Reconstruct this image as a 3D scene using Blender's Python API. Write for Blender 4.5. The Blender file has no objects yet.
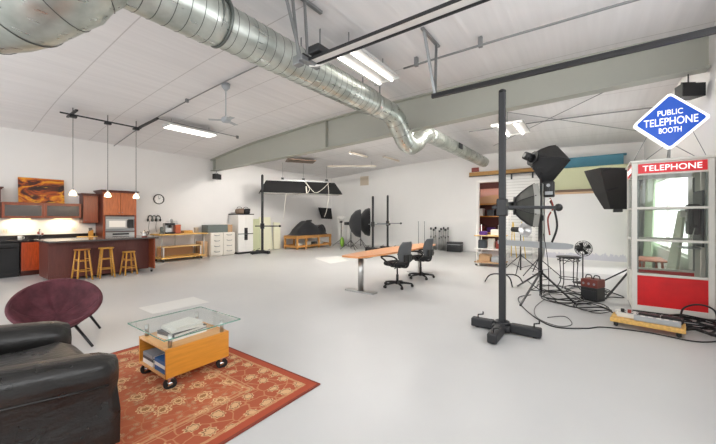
import bpy, bmesh, math, random
from mathutils import Vector, Matrix
random.seed(7)
PI = math.pi
C = bpy.context.scene.collection
V = Vector

# ---------------------------------------------------------------- materials
def lin(h):
    if isinstance(h, str):
        h = h.lstrip('#'); h = [int(h[i:i+2], 16) / 255 for i in (0, 2, 4)]
    return tuple(((c / 12.92) if c <= 0.04045 else ((c + 0.055) / 1.055) ** 2.4) for c in h) + (1.0,)

class Nodes:
    def __init__(s, m):
        s.nt = m.node_tree; s.n = s.nt.nodes; s.l = s.nt.links
        s.b = s.n['Principled BSDF']
    def new(s, t, **k):
        nd = s.n.new(t)
        for a, v in k.items(): setattr(nd, a, v)
        return nd
    def link(s, a, b): s.l.new(a, b)
    def val(s, sock, v):
        if hasattr(v, 'is_linked') or hasattr(v, 'links'): s.l.new(v, sock)
        else: sock.default_value = v
    def math(s, op, a, b=0.0, c=0.0):
        nd = s.new('ShaderNodeMath', operation=op)
        s.val(nd.inputs[0], a); s.val(nd.inputs[1], b); s.val(nd.inputs[2], c)
        return nd.outputs[0]
    def mix(s, f, a, b):
        nd = s.new('ShaderNodeMix', data_type='RGBA')
        s.val(nd.inputs[0], f); s.val(nd.inputs[6], a); s.val(nd.inputs[7], b)
        return nd.outputs[2]
    def coord(s, scale=(1, 1, 1)):
        t = s.new('ShaderNodeTexCoord'); mp = s.new('ShaderNodeMapping')
        mp.inputs['Scale'].default_value = scale
        s.link(t.outputs['Object'], mp.inputs[0]); return mp.outputs[0]
    def noise(s, vec, scale=5, detail=3, rough=.5):
        nd = s.new('ShaderNodeTexNoise'); s.link(vec, nd.inputs['Vector'])
        nd.inputs['Scale'].default_value = scale; nd.inputs['Detail'].default_value = detail
        nd.inputs['Roughness'].default_value = rough
        return nd.outputs['Fac']
    def ramp(s, f, stops):
        nd = s.new('ShaderNodeValToRGB'); s.link(f, nd.inputs[0]); e = nd.color_ramp.elements
        while len(e) < len(stops): e.new(.5)
        for i, (p, c) in enumerate(stops): e[i].position = p; e[i].color = c if len(c) == 4 else lin(c)
        return nd.outputs[0]
    def maprange(s, f, a, b, c, d):
        nd = s.new('ShaderNodeMapRange'); s.link(f, nd.inputs[0])
        for i, v in enumerate((a, b, c, d)): nd.inputs[i + 1].default_value = v
        return nd.outputs[0]
    def bump(s, h, strength=.3, dist=.01):
        nd = s.new('ShaderNodeBump'); s.link(h, nd.inputs['Height'])
        nd.inputs['Strength'].default_value = strength; nd.inputs['Distance'].default_value = dist
        s.link(nd.outputs[0], s.b.inputs['Normal'])

M = {}
def mat(name, col, rough=.5, metal=0, spec=.5, var=0.0, vscale=6, stretch=(1, 1, 1), bump=0, bscale=60, emit=None, estr=0, trans=0, sheen=0, coat=0, bdist=.004):
    m = bpy.data.materials.new(name); m.use_nodes = True; N = Nodes(m); b = N.b
    c = lin(col); b.inputs['Base Color'].default_value = c
    b.inputs['Roughness'].default_value = rough; b.inputs['Metallic'].default_value = metal
    b.inputs['Specular IOR Level'].default_value = spec
    if trans: b.inputs['Transmission Weight'].default_value = trans
    if sheen: b.inputs['Sheen Weight'].default_value = sheen
    if coat: b.inputs['Coat Weight'].default_value = coat; b.inputs['Coat Roughness'].default_value = .1
    if emit: b.inputs['Emission Color'].default_value = lin(emit); b.inputs['Emission Strength'].default_value = estr
    if var:
        f = N.noise(N.coord(stretch), vscale, 4, .6)
        lo = tuple(x * (1 - var) for x in c[:3]) + (1,); hi = tuple(min(1, x * (1 + var)) for x in c[:3]) + (1,)
        N.link(N.ramp(f, [(.3, lo), (.7, hi)]), b.inputs['Base Color'])
    if bump: N.bump(N.noise(N.coord(stretch), bscale, 3, .6), bump, bdist)
    M[name] = m; return m

mat('wall_white', '#e4e2e0', .75, var=.015, vscale=1.2)
mat('wall_bright', '#eae9e7', .75, var=.012, vscale=1.0)
mat('paint_beam', '#a9aaa0', .5, var=.02, vscale=2)
mat('black_metal', '#1b1b1d', .42, spec=.5)
mat('column_black', '#232427', .5, var=.08)
mat('dark_metal', '#37383a', .4, .6)
mat('grey_metal', '#8d8f90', .38, .7)
mat('chrome', '#c9cbcc', .18, 1)
mat('steel', '#b8b8b6', .3, .9, var=.05, stretch=(1, 1, 30))
mat('cherry', '#8a4325', .32, var=.28, vscale=7, stretch=(6, 6, .7))
mat('cherry_red', '#b54a22', .3, var=.3, vscale=7, stretch=(6, 6, .7))
mat('cherry_dark', '#57281e', .35, var=.2, vscale=7, stretch=(6, 6, .7))
mat('cherry_light', '#b0643a', .32, var=.22, vscale=7, stretch=(6, 6, .7))
mat('island_brown', '#62322a', .42, var=.16, vscale=6, stretch=(5, 5, .6))
mat('granite', '#252325', .1, var=.5, vscale=120)
mat('island_stone', '#5c5654', .08, var=.3, vscale=90, spec=.8)
mat('appliance_black', '#111214', .2)
mat('stool_wood', '#c8923f', .4, var=.18, vscale=8, stretch=(4, 4, .6))
mat('stool_seat', '#a8662c', .38, var=.2, vscale=8)
mat('pine', '#d7ab5f', .5, var=.18, vscale=6, stretch=(.8, 6, 6))
mat('pine_pale', '#e0bd80', .5, var=.12, vscale=6, stretch=(.8, 6, 6))
mat('crate_wood', '#bf8a4b', .6, var=.22, vscale=7, stretch=(.8, 6, 6))
mat('track_wood', '#b08448', .6, var=.25, vscale=5, stretch=(5, .6, 5))
mat('beech', '#dd9a63', .3, var=.1, vscale=5, stretch=(.6, 6, 6))
mat('honey', '#d08c33', .3, var=.12, vscale=5, stretch=(.7, .7, 8))
mat('honey_top', '#dba66b', .3, var=.12, vscale=5, stretch=(.7, 7, 8))
mat('white_plastic', '#e9e7e2', .4)
mat('cream_drawer', '#e3ded4', .42)
mat('white_enamel', '#f1efeb', .3)
mat('black_plastic', '#161617', .45)
mat('rubber', '#1a1a1a', .7)
mat('black_fabric', '#1d1e22', .85, sheen=.2, bump=.35, bscale=9, bdist=.02)
mat('softbox_fabric', '#282929', .62, bump=.3, bscale=7, bdist=.02)
mat('softbox_band', '#a3a39d', .7)
mat('bank_black', '#111112', .85)
mat('softbox_black', '#1c1c1d', .6, bump=.3, bscale=7, bdist=.02)
mat('softbox_grey', '#41433f', .6, bump=.3, bscale=7, bdist=.02)
mat('chair_mesh', '#5a5c5e', .75, bump=.3, bscale=300)
mat('seat_black', '#18191b', .8, bump=.3, bscale=200)
mat('diffuser', '#e4e4e0', .8)
mat('rope_white', '#e8e4d8', .8)
mat('book_white', '#e6e3dd', .6)
mat('book_blue', '#2f5f93', .5)
mat('book_grey', '#8c9095', .55)
mat('book_dark', '#3b3f45', .5)
mat('sign_red', '#b91420', .35, emit='#c01420', estr=.25)
mat('sign_blue', '#0d55c4', .3, emit='#0a5ae0', estr=.12)
mat('sign_white', '#f4f2ee', .35, emit='#ffffff', estr=.5)
mat('booth_paint', '#dcdbd3', .38, var=.03, vscale=9)
mat('booth_red', '#d21a20', .4, var=.1, vscale=4)
mat('pale_green', '#c5d8bd', .7)
mat('board_grey', '#b9bfb2', .7)
mat('red_wood', '#a85a3c', .5)
mat('backdrop_blue', '#5b93a8', .85, var=.06, vscale=2)
mat('backdrop_cream', '#e2e5bf', .85)
mat('tan_strip', '#c9a98a', .7)
mat('roller_brown', '#7c6757', .6)
mat('pack_red', '#6e3027', .5)
mat('gear_red', '#8c3428', .45)
mat('kraft', '#b79673', .8)
mat('pale_board', '#ecead0', .7)
mat('pale_board_green', '#c9cda8', .7)
mat('copper', '#a5512f', .35, .3)
mat('box_teal', '#606865', .5)
mat('vent_tan', '#cbbfae', .6)
mat('green_bag', '#7da63c', .6)
mat('purple', '#5b2f86', .6)
mat('storage_wall', '#b58f85', .8)
mat('storage_dark', '#5d3530', .8)
mat('cable_black', '#151516', .5)
mat('cable_grey', '#6e6e6c', .5)
mat('power_white', '#d9d8d2', .45)
mat('power_grey', '#a7acb0', .4)
mat('paper', '#dcdbd7', .6)
mat('fixture_grey', '#b9b9b6', .5)
mat('tube_light', '#ffffff', .5, emit='#fff9f2', estr=5)
mat('tube_soft', '#ffffff', .5, emit='#fff9f2', estr=2.0)
mat('tube_mid', '#ffffff', .5, emit='#fff9f2', estr=62)
mat('tube_bright', '#ffffff', .5, emit='#fff9f2', estr=115)
mat('lamp_shade', '#fff3df', .4, emit='#ffdcae', estr=2.2)
mat('led_strip', '#fff1d8', .4, emit='#ffd9a0', estr=6)
mat('reflector_silver', '#e6e6e6', .25, .7)
mat('clock_face', '#f3f2ee', .5)
mat('yellow_cable', '#d7b43c', .5)

def leather():
    m = mat('leather', '#1e1e1e', .32, spec=.5); N = Nodes(m)
    v = N.coord((1, 1, 1))
    w = N.noise(N.coord((5, 14, 9)), 2.2, 3, .55)
    f = N.noise(v, 90, 2, .5)
    h = N.math('ADD', N.math('MULTIPLY', w, 1.0), N.math('MULTIPLY', f, .08))
    N.bump(h, .3, .02)
    N.link(N.ramp(N.noise(v, 3, 3), [(.3, lin('#161515')), (.7, lin('#262524'))]), N.b.inputs['Base Color'])
    N.link(N.maprange(N.noise(v, 6, 3), .3, .7, .24, .42), N.b.inputs['Roughness'])
leather()
def velvet():
    m = mat('velvet', '#4a1a26', .8, sheen=.35); N = Nodes(m)
    N.b.inputs['Sheen Tint'].default_value = lin('#9a5a62'); N.b.inputs['Sheen Roughness'].default_value = .4
    v = N.coord()
    N.link(N.ramp(N.noise(v, 6, 5, .65), [(.3, lin('#3c171f')), (.7, lin('#64303a'))]), N.b.inputs['Base Color'])
    N.bump(N.noise(v, 9, 4), .35, .02)
velvet()
def galvanized():
    m = mat('galvanized', '#b9bfba', .33, .85); N = Nodes(m)
    v = N.coord((1, 1, 1))
    N.link(N.ramp(N.noise(v, 2.5, 4, .6), [(.3, lin('#a5ada6')), (.7, lin('#d3d7d1'))]), N.b.inputs['Base Color'])
    N.link(N.maprange(N.noise(N.coord((1, 6, 6)), 3, 3), .3, .7, .25, .45), N.b.inputs['Roughness'])
    mat('duct_seam', '#666b67', .45, .7)
galvanized()
def floor_mat():
    m = mat('epoxy', '#bdbdbb', .3, spec=.33); N = Nodes(m); v = N.coord()
    N.link(N.mix(N.maprange(N.noise(v, .55, 4, .55), .35, .7, 0, 1), lin('#bfbfbe'), lin('#c5c5c4')), N.b.inputs['Base Color'])
    N.link(N.maprange(N.noise(v, 1.3, 5, .6), .2, .8, .34, .37), N.b.inputs['Roughness'])
floor_mat()
def ceil_mat():
    m = mat('ceiling_panel', '#d9d5d2', .6); N = Nodes(m)
    t = N.new('ShaderNodeTexCoord'); sp = N.new('ShaderNodeSeparateXYZ'); N.link(t.outputs['Object'], sp.inputs[0])
    x, y = sp.outputs[0], sp.outputs[1]
    fx = N.math('FRACT', N.math('ADD', N.math('DIVIDE', x, 1.2), .93))
    line = N.math('LESS_THAN', N.math('ABSOLUTE', N.math('SUBTRACT', fx, .5)), .007)
    fy = N.math('FRACT', N.math('DIVIDE', y, .62))
    soft = N.maprange(N.math('ABSOLUTE', N.math('SUBTRACT', fy, .5)), 0, .09, .5, 0)
    st = N.noise(N.coord((.25, 5, 1)), 1.6, 3, .6)
    base = N.mix(N.maprange(st, .3, .7, 0, 1), lin('#dfdddd'), lin('#e7e5e5'))
    base = N.mix(N.math('MULTIPLY', soft, .35), base, lin('#f0eeee'))
    base = N.mix(N.math('MULTIPLY', line, .55), base, lin('#a29d9a'))
    N.link(base, N.b.inputs['Base Color'])
    N.bump(N.math('ADD', soft, st), .25, .03)
ceil_mat()
def rug_mat(hx, hy):
    m = mat('rug_pile', '#b45a3a', .95); N = Nodes(m)
    t = N.new('ShaderNodeTexCoord'); sp = N.new('ShaderNodeSeparateXYZ'); N.link(t.outputs['Object'], sp.inputs[0])
    x, y = sp.outputs[0], sp.outputs[1]
    dx = N.math('SUBTRACT', hx, N.math('ABSOLUTE', x)); dy = N.math('SUBTRACT', hy, N.math('ABSOLUTE', y))
    d = N.math('MINIMUM', dx, dy)                                # distance in from the edge
    nz = N.new('ShaderNodeTexNoise'); N.link(t.outputs['Object'], nz.inputs['Vector']); nz.inputs['Scale'].default_value = 7
    wv = N.new('ShaderNodeVectorMath', operation='MULTIPLY_ADD')
    N.link(nz.outputs['Color'], wv.inputs[0]); wv.inputs[1].default_value = (.09,) * 3; N.link(t.outputs['Object'], wv.inputs[2])
    def blooms(scale, r0, r1, seedoff, rnd=.75):
        vo = N.new('ShaderNodeTexVoronoi', voronoi_dimensions='2D'); mp = N.new('ShaderNodeMapping')
        mp.inputs['Location'].default_value = (seedoff, seedoff * .7, 0); N.link(wv.outputs[0], mp.inputs[0]); N.link(mp.outputs[0], vo.inputs['Vector'])
        vo.inputs['Scale'].default_value = scale; vo.inputs['Randomness'].default_value = rnd
        df = N.new('ShaderNodeVectorMath', operation='SUBTRACT'); N.link(vo.outputs['Position'], df.inputs[0]); N.link(mp.outputs[0], df.inputs[1])
        s2 = N.new('ShaderNodeSeparateXYZ'); N.link(df.outputs[0], s2.inputs[0])
        ang = N.math('ARCTAN2', s2.outputs[0], s2.outputs[1])
        pet = N.math('MULTIPLY', N.math('SINE', N.math('MULTIPLY', ang, 8)), .14)
        dist = N.math('MULTIPLY', vo.outputs['Distance'], N.math('ADD', 1.0, pet))
        a = N.math('LESS_THAN', dist, r1); c = N.math('LESS_THAN', dist, r0)
        ring = N.math('LESS_THAN', N.math('ABSOLUTE', N.math('SUBTRACT', dist, r1 * .72)), r1 * .09)
        return a, c, ring
    def vines(scale, wd):
        vo = N.new('ShaderNodeTexVoronoi', voronoi_dimensions='2D', feature='DISTANCE_TO_EDGE'); N.link(wv.outputs[0], vo.inputs['Vector'])
        vo.inputs['Scale'].default_value = scale
        return N.math('LESS_THAN', vo.outputs['Distance'], wd)
    rust = N.mix(N.maprange(N.noise(t.outputs['Object'], 3, 4), .3, .7, 0, 1), lin('#a85233'), lin('#bd6844'))
    col = rust
    col = N.mix(N.math('MULTIPLY', vines(8.5, .03), .5), col, lin('#c08a5e'))
    a, c, rg = blooms(12, .08, .24, 3.1)
    col = N.mix(N.math('MULTIPLY', a, .75), col, lin('#c1906a'))
    col = N.mix(N.math('MULTIPLY', rg, .6), col, lin('#7a4a30'))
    a, c, rg = blooms(4.6, .1, .27, 0.4)
    col = N.mix(N.math('MULTIPLY', a, .85), col, lin('#e0bd8c'))
    col = N.mix(N.math('MULTIPLY', rg, .8), col, lin('#a8583a'))
    col = N.mix(c, col, lin('#9c6a3f'))
    # border
    bcol = N.mix(N.math('MULTIPLY', vines(9, .05), .5), lin('#a55234'), lin('#c8986a'))
    a, c, rg = blooms(6, .09, .28, 1.9, .6)
    bcol = N.mix(N.math('MULTIPLY', a, .8), bcol, lin('#d6b083'))
    bcol = N.mix(N.math('MULTIPLY', rg, .9), bcol, lin('#7d5a3a'))
    inb = N.math('LESS_THAN', d, .42)
    col = N.mix(inb, col, bcol)
    for p, w in ((.42, .012), (.46, .006), (.1, .012), (.39, .005)):
        col = N.mix(N.math('MULTIPLY', N.math('LESS_THAN', N.math('ABSOLUTE', N.math('SUBTRACT', d, p)), w), .7), col, lin('#c59468'))
    col = N.mix(N.math('LESS_THAN', d, .085), col, lin('#a6492e'))
    col = N.mix(N.math('LESS_THAN', d, .02), col, lin('#7c3626'))
    N.link(col, N.b.inputs['Base Color'])
    N.bump(N.noise(t.outputs['Object'], 300, 2), .4, .004)
    return m
def painting_mat():
    m = mat('abstract_paint', '#c07a1d', .5); N = Nodes(m)
    v = N.coord((1.0, 1, 1.9))
    nd = N.new('ShaderNodeTexNoise'); N.link(v, nd.inputs['Vector']); nd.inputs['Scale'].default_value = 1.7
    nd.inputs['Detail'].default_value = 5; nd.inputs['Distortion'].default_value = 1.6; nd.inputs['Roughness'].default_value = .55
    col = N.ramp(nd.outputs['Fac'], [(.3, lin('#1c0f0d')), (.42, lin('#4a2012')), (.47, lin('#a04410')), (.53, lin('#d07a12')), (.58, lin('#e0a21c')), (.66, lin('#7a2a14'))])
    w = N.noise(N.coord((.8, 1, 4)), 3.2, 5, .6)
    col = N.mix(N.maprange(w, .6, .66, 0, .7), col, lin('#e9b53c'))
    N.link(col, N.b.inputs['Base Color'])
painting_mat()
def backdrop_mat():
    m = mat('backdrop_white', '#efeeec', .8); N = Nodes(m)
    t = N.new('ShaderNodeTexCoord'); sp = N.new('ShaderNodeSeparateXYZ'); N.link(t.outputs['Object'], sp.inputs[0])
    n = N.noise(N.coord((1, 5, 2)), 2.4, 6, .7)
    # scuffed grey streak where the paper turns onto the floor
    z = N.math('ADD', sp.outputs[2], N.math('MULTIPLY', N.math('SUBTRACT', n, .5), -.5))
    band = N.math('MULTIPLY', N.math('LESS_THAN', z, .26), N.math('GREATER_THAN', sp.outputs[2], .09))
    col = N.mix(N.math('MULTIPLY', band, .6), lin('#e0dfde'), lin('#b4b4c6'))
    N.link(col, N.b.inputs['Base Color'])
backdrop_mat()
def door_mat():
    m = mat('ribbed_white', '#e8e8e6', .45); N = Nodes(m)
    t = N.new('ShaderNodeTexCoord'); sp = N.new('ShaderNodeSeparateXYZ'); N.link(t.outputs['Object'], sp.inputs[0])
    f = N.math('FRACT', N.math('DIVIDE', sp.outputs[2], .115))
    N.link(N.mix(N.math('MULTIPLY', N.math('LESS_THAN', f, .16), .55), lin('#ecece9'), lin('#a9a9a6')), N.b.inputs['Base Color'])
door_mat()
def glass_mat(name, col, rough=0.0, mixw=.12, tint=None):
    m = bpy.data.materials.new(name); m.use_nodes = True; nt = m.node_tree; nt.nodes.clear()
    o = nt.nodes.new('ShaderNodeOutputMaterial'); mx = nt.nodes.new('ShaderNodeMixShader')
    tr = nt.nodes.new('ShaderNodeBsdfTransparent'); gl = nt.nodes.new('ShaderNodeBsdfGlossy')
    fr = nt.nodes.new('ShaderNodeFresnel'); fr.inputs[0].default_value = 1.5
    tr.inputs[0].default_value = lin(col); gl.inputs[1].default_value = rough
    mul = nt.nodes.new('ShaderNodeMath'); mul.operation = 'MULTIPLY_ADD'; mul.inputs[1].default_value = 1.0; mul.inputs[2].default_value = mixw
    ge = nt.nodes.new('ShaderNodeNewGeometry'); inv = nt.nodes.new('ShaderNodeMath'); inv.operation = 'SUBTRACT'; inv.inputs[0].default_value = 1
    nt.links.new(ge.outputs['Backfacing'], inv.inputs[1]); m2 = nt.nodes.new('ShaderNodeMath'); m2.operation = 'MULTIPLY'
    nt.links.new(fr.outputs[0], mul.inputs[0]); nt.links.new(mul.outputs[0], m2.inputs[0]); nt.links.new(inv.outputs[0], m2.inputs[1]); nt.links.new(m2.outputs[0], mx.inputs[0])
    nt.links.new(tr.outputs[0], mx.inputs[1]); nt.links.new(gl.outputs[0], mx.inputs[2]); nt.links.new(mx.outputs[0], o.inputs[0])
    M[name] = m
glass_mat('glass', '#fcfefd', 0, .0)
glass_mat('booth_glass', '#f0f3f0', 0, .03)
mat('frosted', '#6a5f5a', .25, trans=.55, spec=.5)
mat('glass_edge', '#6fa08e', .2, trans=.4)

# ---------------------------------------------------------------- mesh builder
class MB:
    def __init__(s): s.bm = bmesh.new(); s.mi = 0
    def _add(s, verts, faces, smooth=False, mtx=None):
        vs = [s.bm.verts.new(mtx @ V(v) if mtx else V(v)) for v in verts]
        for f in faces:
            try:
                fc = s.bm.faces.new([vs[i] for i in f]); fc.smooth = smooth; fc.material_index = s.mi
            except ValueError: pass
        return s
    def box(s, x0, y0, z0, x1, y1, z1, bev=0, seg=2, mtx=None):
        x0, x1 = sorted((x0, x1)); y0, y1 = sorted((y0, y1)); z0, z1 = sorted((z0, z1))
        vs = [(x, y, z) for x in (x0, x1) for y in (y0, y1) for z in (z0, z1)]
        fs = [(0, 1, 3, 2), (4, 6, 7, 5), (0, 4, 5, 1), (2, 3, 7, 6), (0, 2, 6, 4), (1, 5, 7, 3)]
        if not bev: return s._add(vs, fs, False, mtx)
        b2 = bmesh.new(); vv = [b2.verts.new(v) for v in vs]
        for f in fs: b2.faces.new([vv[i] for i in f])
        bmesh.ops.bevel(b2, geom=list(b2.edges), offset=min(bev, .49 * min(x1 - x0, y1 - y0, z1 - z0)), segments=seg, affect='EDGES', profile=.5)
        b2.verts.index_update()
        big = bev > .015
        s._add([v.co.copy() for v in b2.verts], [[v.index for v in f.verts] for f in b2.faces], big, mtx); b2.free(); return s
    def bar(s, p0, p1, w, h, bev=0, up=(0, 0, 1)):
        p0, p1 = V(p0), V(p1); d = p1 - p0; L = d.length; d.normalize(); u = V(up)
        if abs(d.dot(u)) > .95: u = V((1, 0, 0))
        sx = d.cross(u).normalized(); sz = sx.cross(d).normalized()
        mt = Matrix(((d.x, sx.x, sz.x, p0.x), (d.y, sx.y, sz.y, p0.y), (d.z, sx.z, sz.z, p0.z), (0, 0, 0, 1)))
        return s.box(0, -w / 2, -h / 2, L, w / 2, h / 2, bev, 2, mt)
    def cyl(s, p0, p1, r0, r1=None, n=14, caps=True, smooth=True):
        r1 = r0 if r1 is None else r1
        p0, p1 = V(p0), V(p1); d = (p1 - p0).normalized(); u = V((0, 0, 1)) if abs(d.z) < .9 else V((1, 0, 0))
        a = d.cross(u).normalized(); b = d.cross(a).normalized()
        vs = []
        for p, r in ((p0, r0), (p1, r1)):
            for k in range(n): t = 2 * PI * k / n; vs.append(p + (a * math.cos(t) + b * math.sin(t)) * r)
        s._add(vs, [(k, (k + 1) % n, n + (k + 1) % n, n + k) for k in range(n)], smooth)
        if caps: s._add(vs[:n], [tuple(range(n))[::-1]]); s._add(vs[n:], [tuple(range(n))])
        return s
    def tube(s, pts, r, n=8, caps=True, closed=False, smooth=True):
        pts = [V(p) for p in pts]; m = len(pts); rs = r if isinstance(r, (list, tuple)) else [r] * m
        tg = []
        for i in range(m):
            if closed: t = pts[(i + 1) % m] - pts[i - 1]
            else: t = pts[min(i + 1, m - 1)] - pts[max(i - 1, 0)]
            tg.append(t.normalized())
        u = V((0, 0, 1)) if abs(tg[0].z) < .9 else V((1, 0, 0)); a = tg[0].cross(u).normalized(); vs = []
        for i in range(m):
            a = (a - tg[i] * a.dot(tg[i])).normalized(); b = tg[i].cross(a)
            for k in range(n): t = 2 * PI * k / n; vs.append(pts[i] + (a * math.cos(t) + b * math.sin(t)) * rs[i])
        fs = []
        for i in range(m if closed else m - 1):
            j = (i + 1) % m
            for k in range(n): fs.append((i * n + k, i * n + (k + 1) % n, j * n + (k + 1) % n, j * n + k))
        s._add(vs, fs, smooth)
        if caps and not closed: s._add(vs[:n], [tuple(range(n))[::-1]]); s._add(vs[-n:], [tuple(range(n))])
        return s
    def lathe(s, prof, n=24, mtx=None, smooth=True, c=(0, 0, 0), caps=True):
        vs = []; c = V(c)
        for r, z in prof:
            for k in range(n): t = 2 * PI * k / n; vs.append(V((r * math.cos(t), r * math.sin(t), z)) + c)
        fs = [(i * n + k, i * n + (k + 1) % n, (i + 1) * n + (k + 1) % n, (i + 1) * n + k) for i in range(len(prof) - 1) for k in range(n)]
        s._add(vs, fs, smooth, mtx)
        for i, rev in ((0, True), (len(prof) - 1, False)):
            if caps and prof[i][0] > 1e-4:
                f = tuple(range(n)); s._add(vs[i * n:(i + 1) * n], [f[::-1] if rev else f], False, mtx)
        return s
    def ball(s, c, r, n=14, sc=(1, 1, 1)):
        c = V(c); pr = []
        m = max(6, n // 2)
        vs = [c + V((0, 0, -r * sc[2]))]; fs = []
        for i in range(1, m):
            t = PI * i / m
            for k in range(n): p = 2 * PI * k / n; vs.append(c + V((r * sc[0] * math.sin(t) * math.cos(p), r * sc[1] * math.sin(t) * math.sin(p), -r * sc[2] * math.cos(t))))
        vs.append(c + V((0, 0, r * sc[2]))); L = len(vs) - 1
        for k in range(n):
            fs.append((0, 1 + (k + 1) % n, 1 + k)); fs.append((L, L - n + k, L - n + (k + 1) % n))
            for i in range(m - 2): a = 1 + i * n; fs.append((a + k, a + (k + 1) % n, a + n + (k + 1) % n, a + n + k))
        return s._add(vs, fs, True)
    def prism(s, poly, z0, z1, mtx=None, smooth=False):
        n = len(poly); vs = [(x, y, z0) for x, y in poly] + [(x, y, z1) for x, y in poly]
        s._add(vs, [(k, (k + 1) % n, n + (k + 1) % n, n + k) for k in range(n)], smooth, mtx)
        s._add(vs[:n], [tuple(range(n))[::-1]], False, mtx); s._add(vs[n:], [tuple(range(n))], False, mtx); return s
    def surf(s, rows, closed_u=False, closed_v=False, smooth=True, caps=False):
        m, n = len(rows), len(rows[0]); vs = [p for r in rows for p in r]; fs = []
        for i in range(m if closed_v else m - 1):
            for k in range(n if closed_u else n - 1):
                fs.append((i * n + k, i * n + (k + 1) % n, ((i + 1) % m) * n + (k + 1) % n, ((i + 1) % m) * n + k))
        s._add(vs, fs, smooth)
        if caps: s._add(rows[0], [tuple(range(n))[::-1]]); s._add(rows[-1], [tuple(range(n))])
        return s
    def build(s, name, material, parent=None):
        me = bpy.data.meshes.new(name)
        bmesh.ops.remove_doubles(s.bm, verts=list(s.bm.verts), dist=1e-5)
        bmesh.ops.recalc_face_normals(s.bm, faces=list(s.bm.faces)); s.bm.to_mesh(me); s.bm.free()
        for k in (material if isinstance(material, (list, tuple)) else [material]): me.materials.append(M[k])
        o = bpy.data.objects.new(name, me); C.objects.link(o)
        if parent is not None: o.parent = parent
        return o

def tag(o, label, cat, group=None):
    o['label'] = label; o['category'] = cat
    if group: o['group'] = group
    return o
def thing(name, label, cat, loc=(0, 0, 0), rz=0, group=None):
    o = bpy.data.objects.new(name, None); C.objects.link(o); o.empty_display_size = .1
    o.location = loc; o.rotation_euler = (0, 0, math.radians(rz)); return tag(o, label, cat, group)
def solo(name, mb, m, label, cat, loc=(0, 0, 0), rz=0, group=None):
    o = mb.build(name, m); o.location = loc; o.rotation_euler = (0, 0, math.radians(rz)); return tag(o, label, cat, group)
def struct(name, mb, m):
    o = mb.build(name, m); o['kind'] = 'structure'; return o
KIDS = {}
def kids(o): return [c for c in bpy.data.objects if c.parent == o]
def dup(o, loc=None, rz=None, label=None, group=None):
    def rec(a, parent):
        c = a.copy(); C.objects.link(c)
        if parent is not None: c.parent = parent
        for k in kids(a): rec(k, c)
        return c
    r = rec(o, None)
    if loc is not None: r.location = loc
    if rz is not None: r.rotation_euler = (0, 0, math.radians(rz))
    if label: r['label'] = label
    if group: r['group'] = group
    return r
def P(name, m, parent, *calls):
    """One part: calls are (method, args...) on a mesh builder."""
    b = MB()
    for c in calls:
        kw = {}
        c = list(c)
        if isinstance(c[-1], dict): kw = c.pop()
        getattr(b, c[0])(*c[1:], **kw)
    return b.build(name, m, parent)
def text_mesh(name, txt, w, h, origin, ux, uz, m, parent, depth=.004, bold=.004):
    cu = bpy.data.curves.new(name, 'FONT'); cu.body = txt; cu.size = 1; cu.offset = bold; cu.extrude = 0.0
    to = bpy.data.objects.new(name, cu); C.objects.link(to); bpy.context.view_layer.update()
    me = bpy.data.meshes.new_from_object(to.evaluated_get(bpy.context.evaluated_depsgraph_get()))
    C.objects.unlink(to); bpy.data.objects.remove(to)
    xs = [v.co.x for v in me.vertices]; ys = [v.co.y for v in me.vertices]
    cx, cy = (min(xs) + max(xs)) / 2, (min(ys) + max(ys)) / 2
    sx, sy = w / (max(xs) - min(xs)), h / (max(ys) - min(ys))
    ux, uz, origin = V(ux), V(uz), V(origin); nn = ux.cross(uz)
    bm = bmesh.new(); bm.from_mesh(me)
    for v in bm.verts: v.co = origin + ux * ((v.co.x - cx) * sx) + uz * ((v.co.y - cy) * sy)
    r = bmesh.ops.extrude_face_region(bm, geom=list(bm.faces))
    for g in r['geom']:
        if isinstance(g, bmesh.types.BMVert): g.co += nn * depth
    bm.normal_update(); me2 = bpy.data.meshes.new(name); bm.to_mesh(me2); bm.free()
    me2.materials.append(M[m]); o = bpy.data.objects.new(name, me2); C.objects.link(o); o.parent = parent
    return o
def smooth_pts(pts, n=6, closed=False):
    pts = [V(p) for p in pts]; out = []; m = len(pts)
    for i in range(m if closed else m - 1):
        if closed: a, b, c, d = pts[i - 1], pts[i], pts[(i + 1) % m], pts[(i + 2) % m]
        else: a, b, c, d = pts[max(i - 1, 0)], pts[i], pts[i + 1], pts[min(i + 2, m - 1)]
        for k in range(n):
            t = k / n
            out.append(.5 * ((2 * b) + (c - a) * t + (2 * a - 5 * b + 4 * c - d) * t * t + (3 * b - a - 3 * c + d) * t ** 3))
    if not closed: out.append(pts[-1])
    return out
def interp(tab, y):
    tab = sorted(tab)
    if y <= tab[0][0]: return tab[0][1]
    for (a, va), (b, vb) in zip(tab, tab[1:]):
        if y <= b: return va + (vb - va) * (y - a) / (b - a)
    return tab[-1][1]

# ---------------------------------------------------------------- room shell
YL, XM, YR, XB = 12.1, 14.2, -1.45, -3.0
PB = [(12.1, 3.74), (10.8, 3.92), (9.5, 4.06), (7.2, 4.2), (5.5, 4.27), (3.8, 4.3), (1.1, 4.3), (-.4, 4.28), (-1.45, 4.24)]
PM = [(12.1, 3.72), (9.9, 3.9), (7.7, 4.05), (4.95, 4.15), (3, 4.15), (1.25, 4.1), (-1.45, 3.98)]
def cz(x, y):
    a, b = interp(PB, y), interp(PM, y)
    return a if x <= 7 else a + (b - a) * (x - 7) / 7.2
ys = [YR - .2 + i * (YL - YR + .4) / 28 for i in range(29)]
xs = [XB - .2, 0, 3.5, 7, 9.4, 11.8, XM + .2]
b = MB(); b.surf([[(x, y, cz(x, y)) for x in xs] for y in ys]); b.surf([[(x, y, cz(x, y) + .12) for x in xs] for y in ys])
struct('ceiling', b, 'ceiling_panel')
struct('floor', MB().box(XB - .2, YR - .2, -.1, 18.2, YL + .2, 0), 'epoxy')
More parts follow.
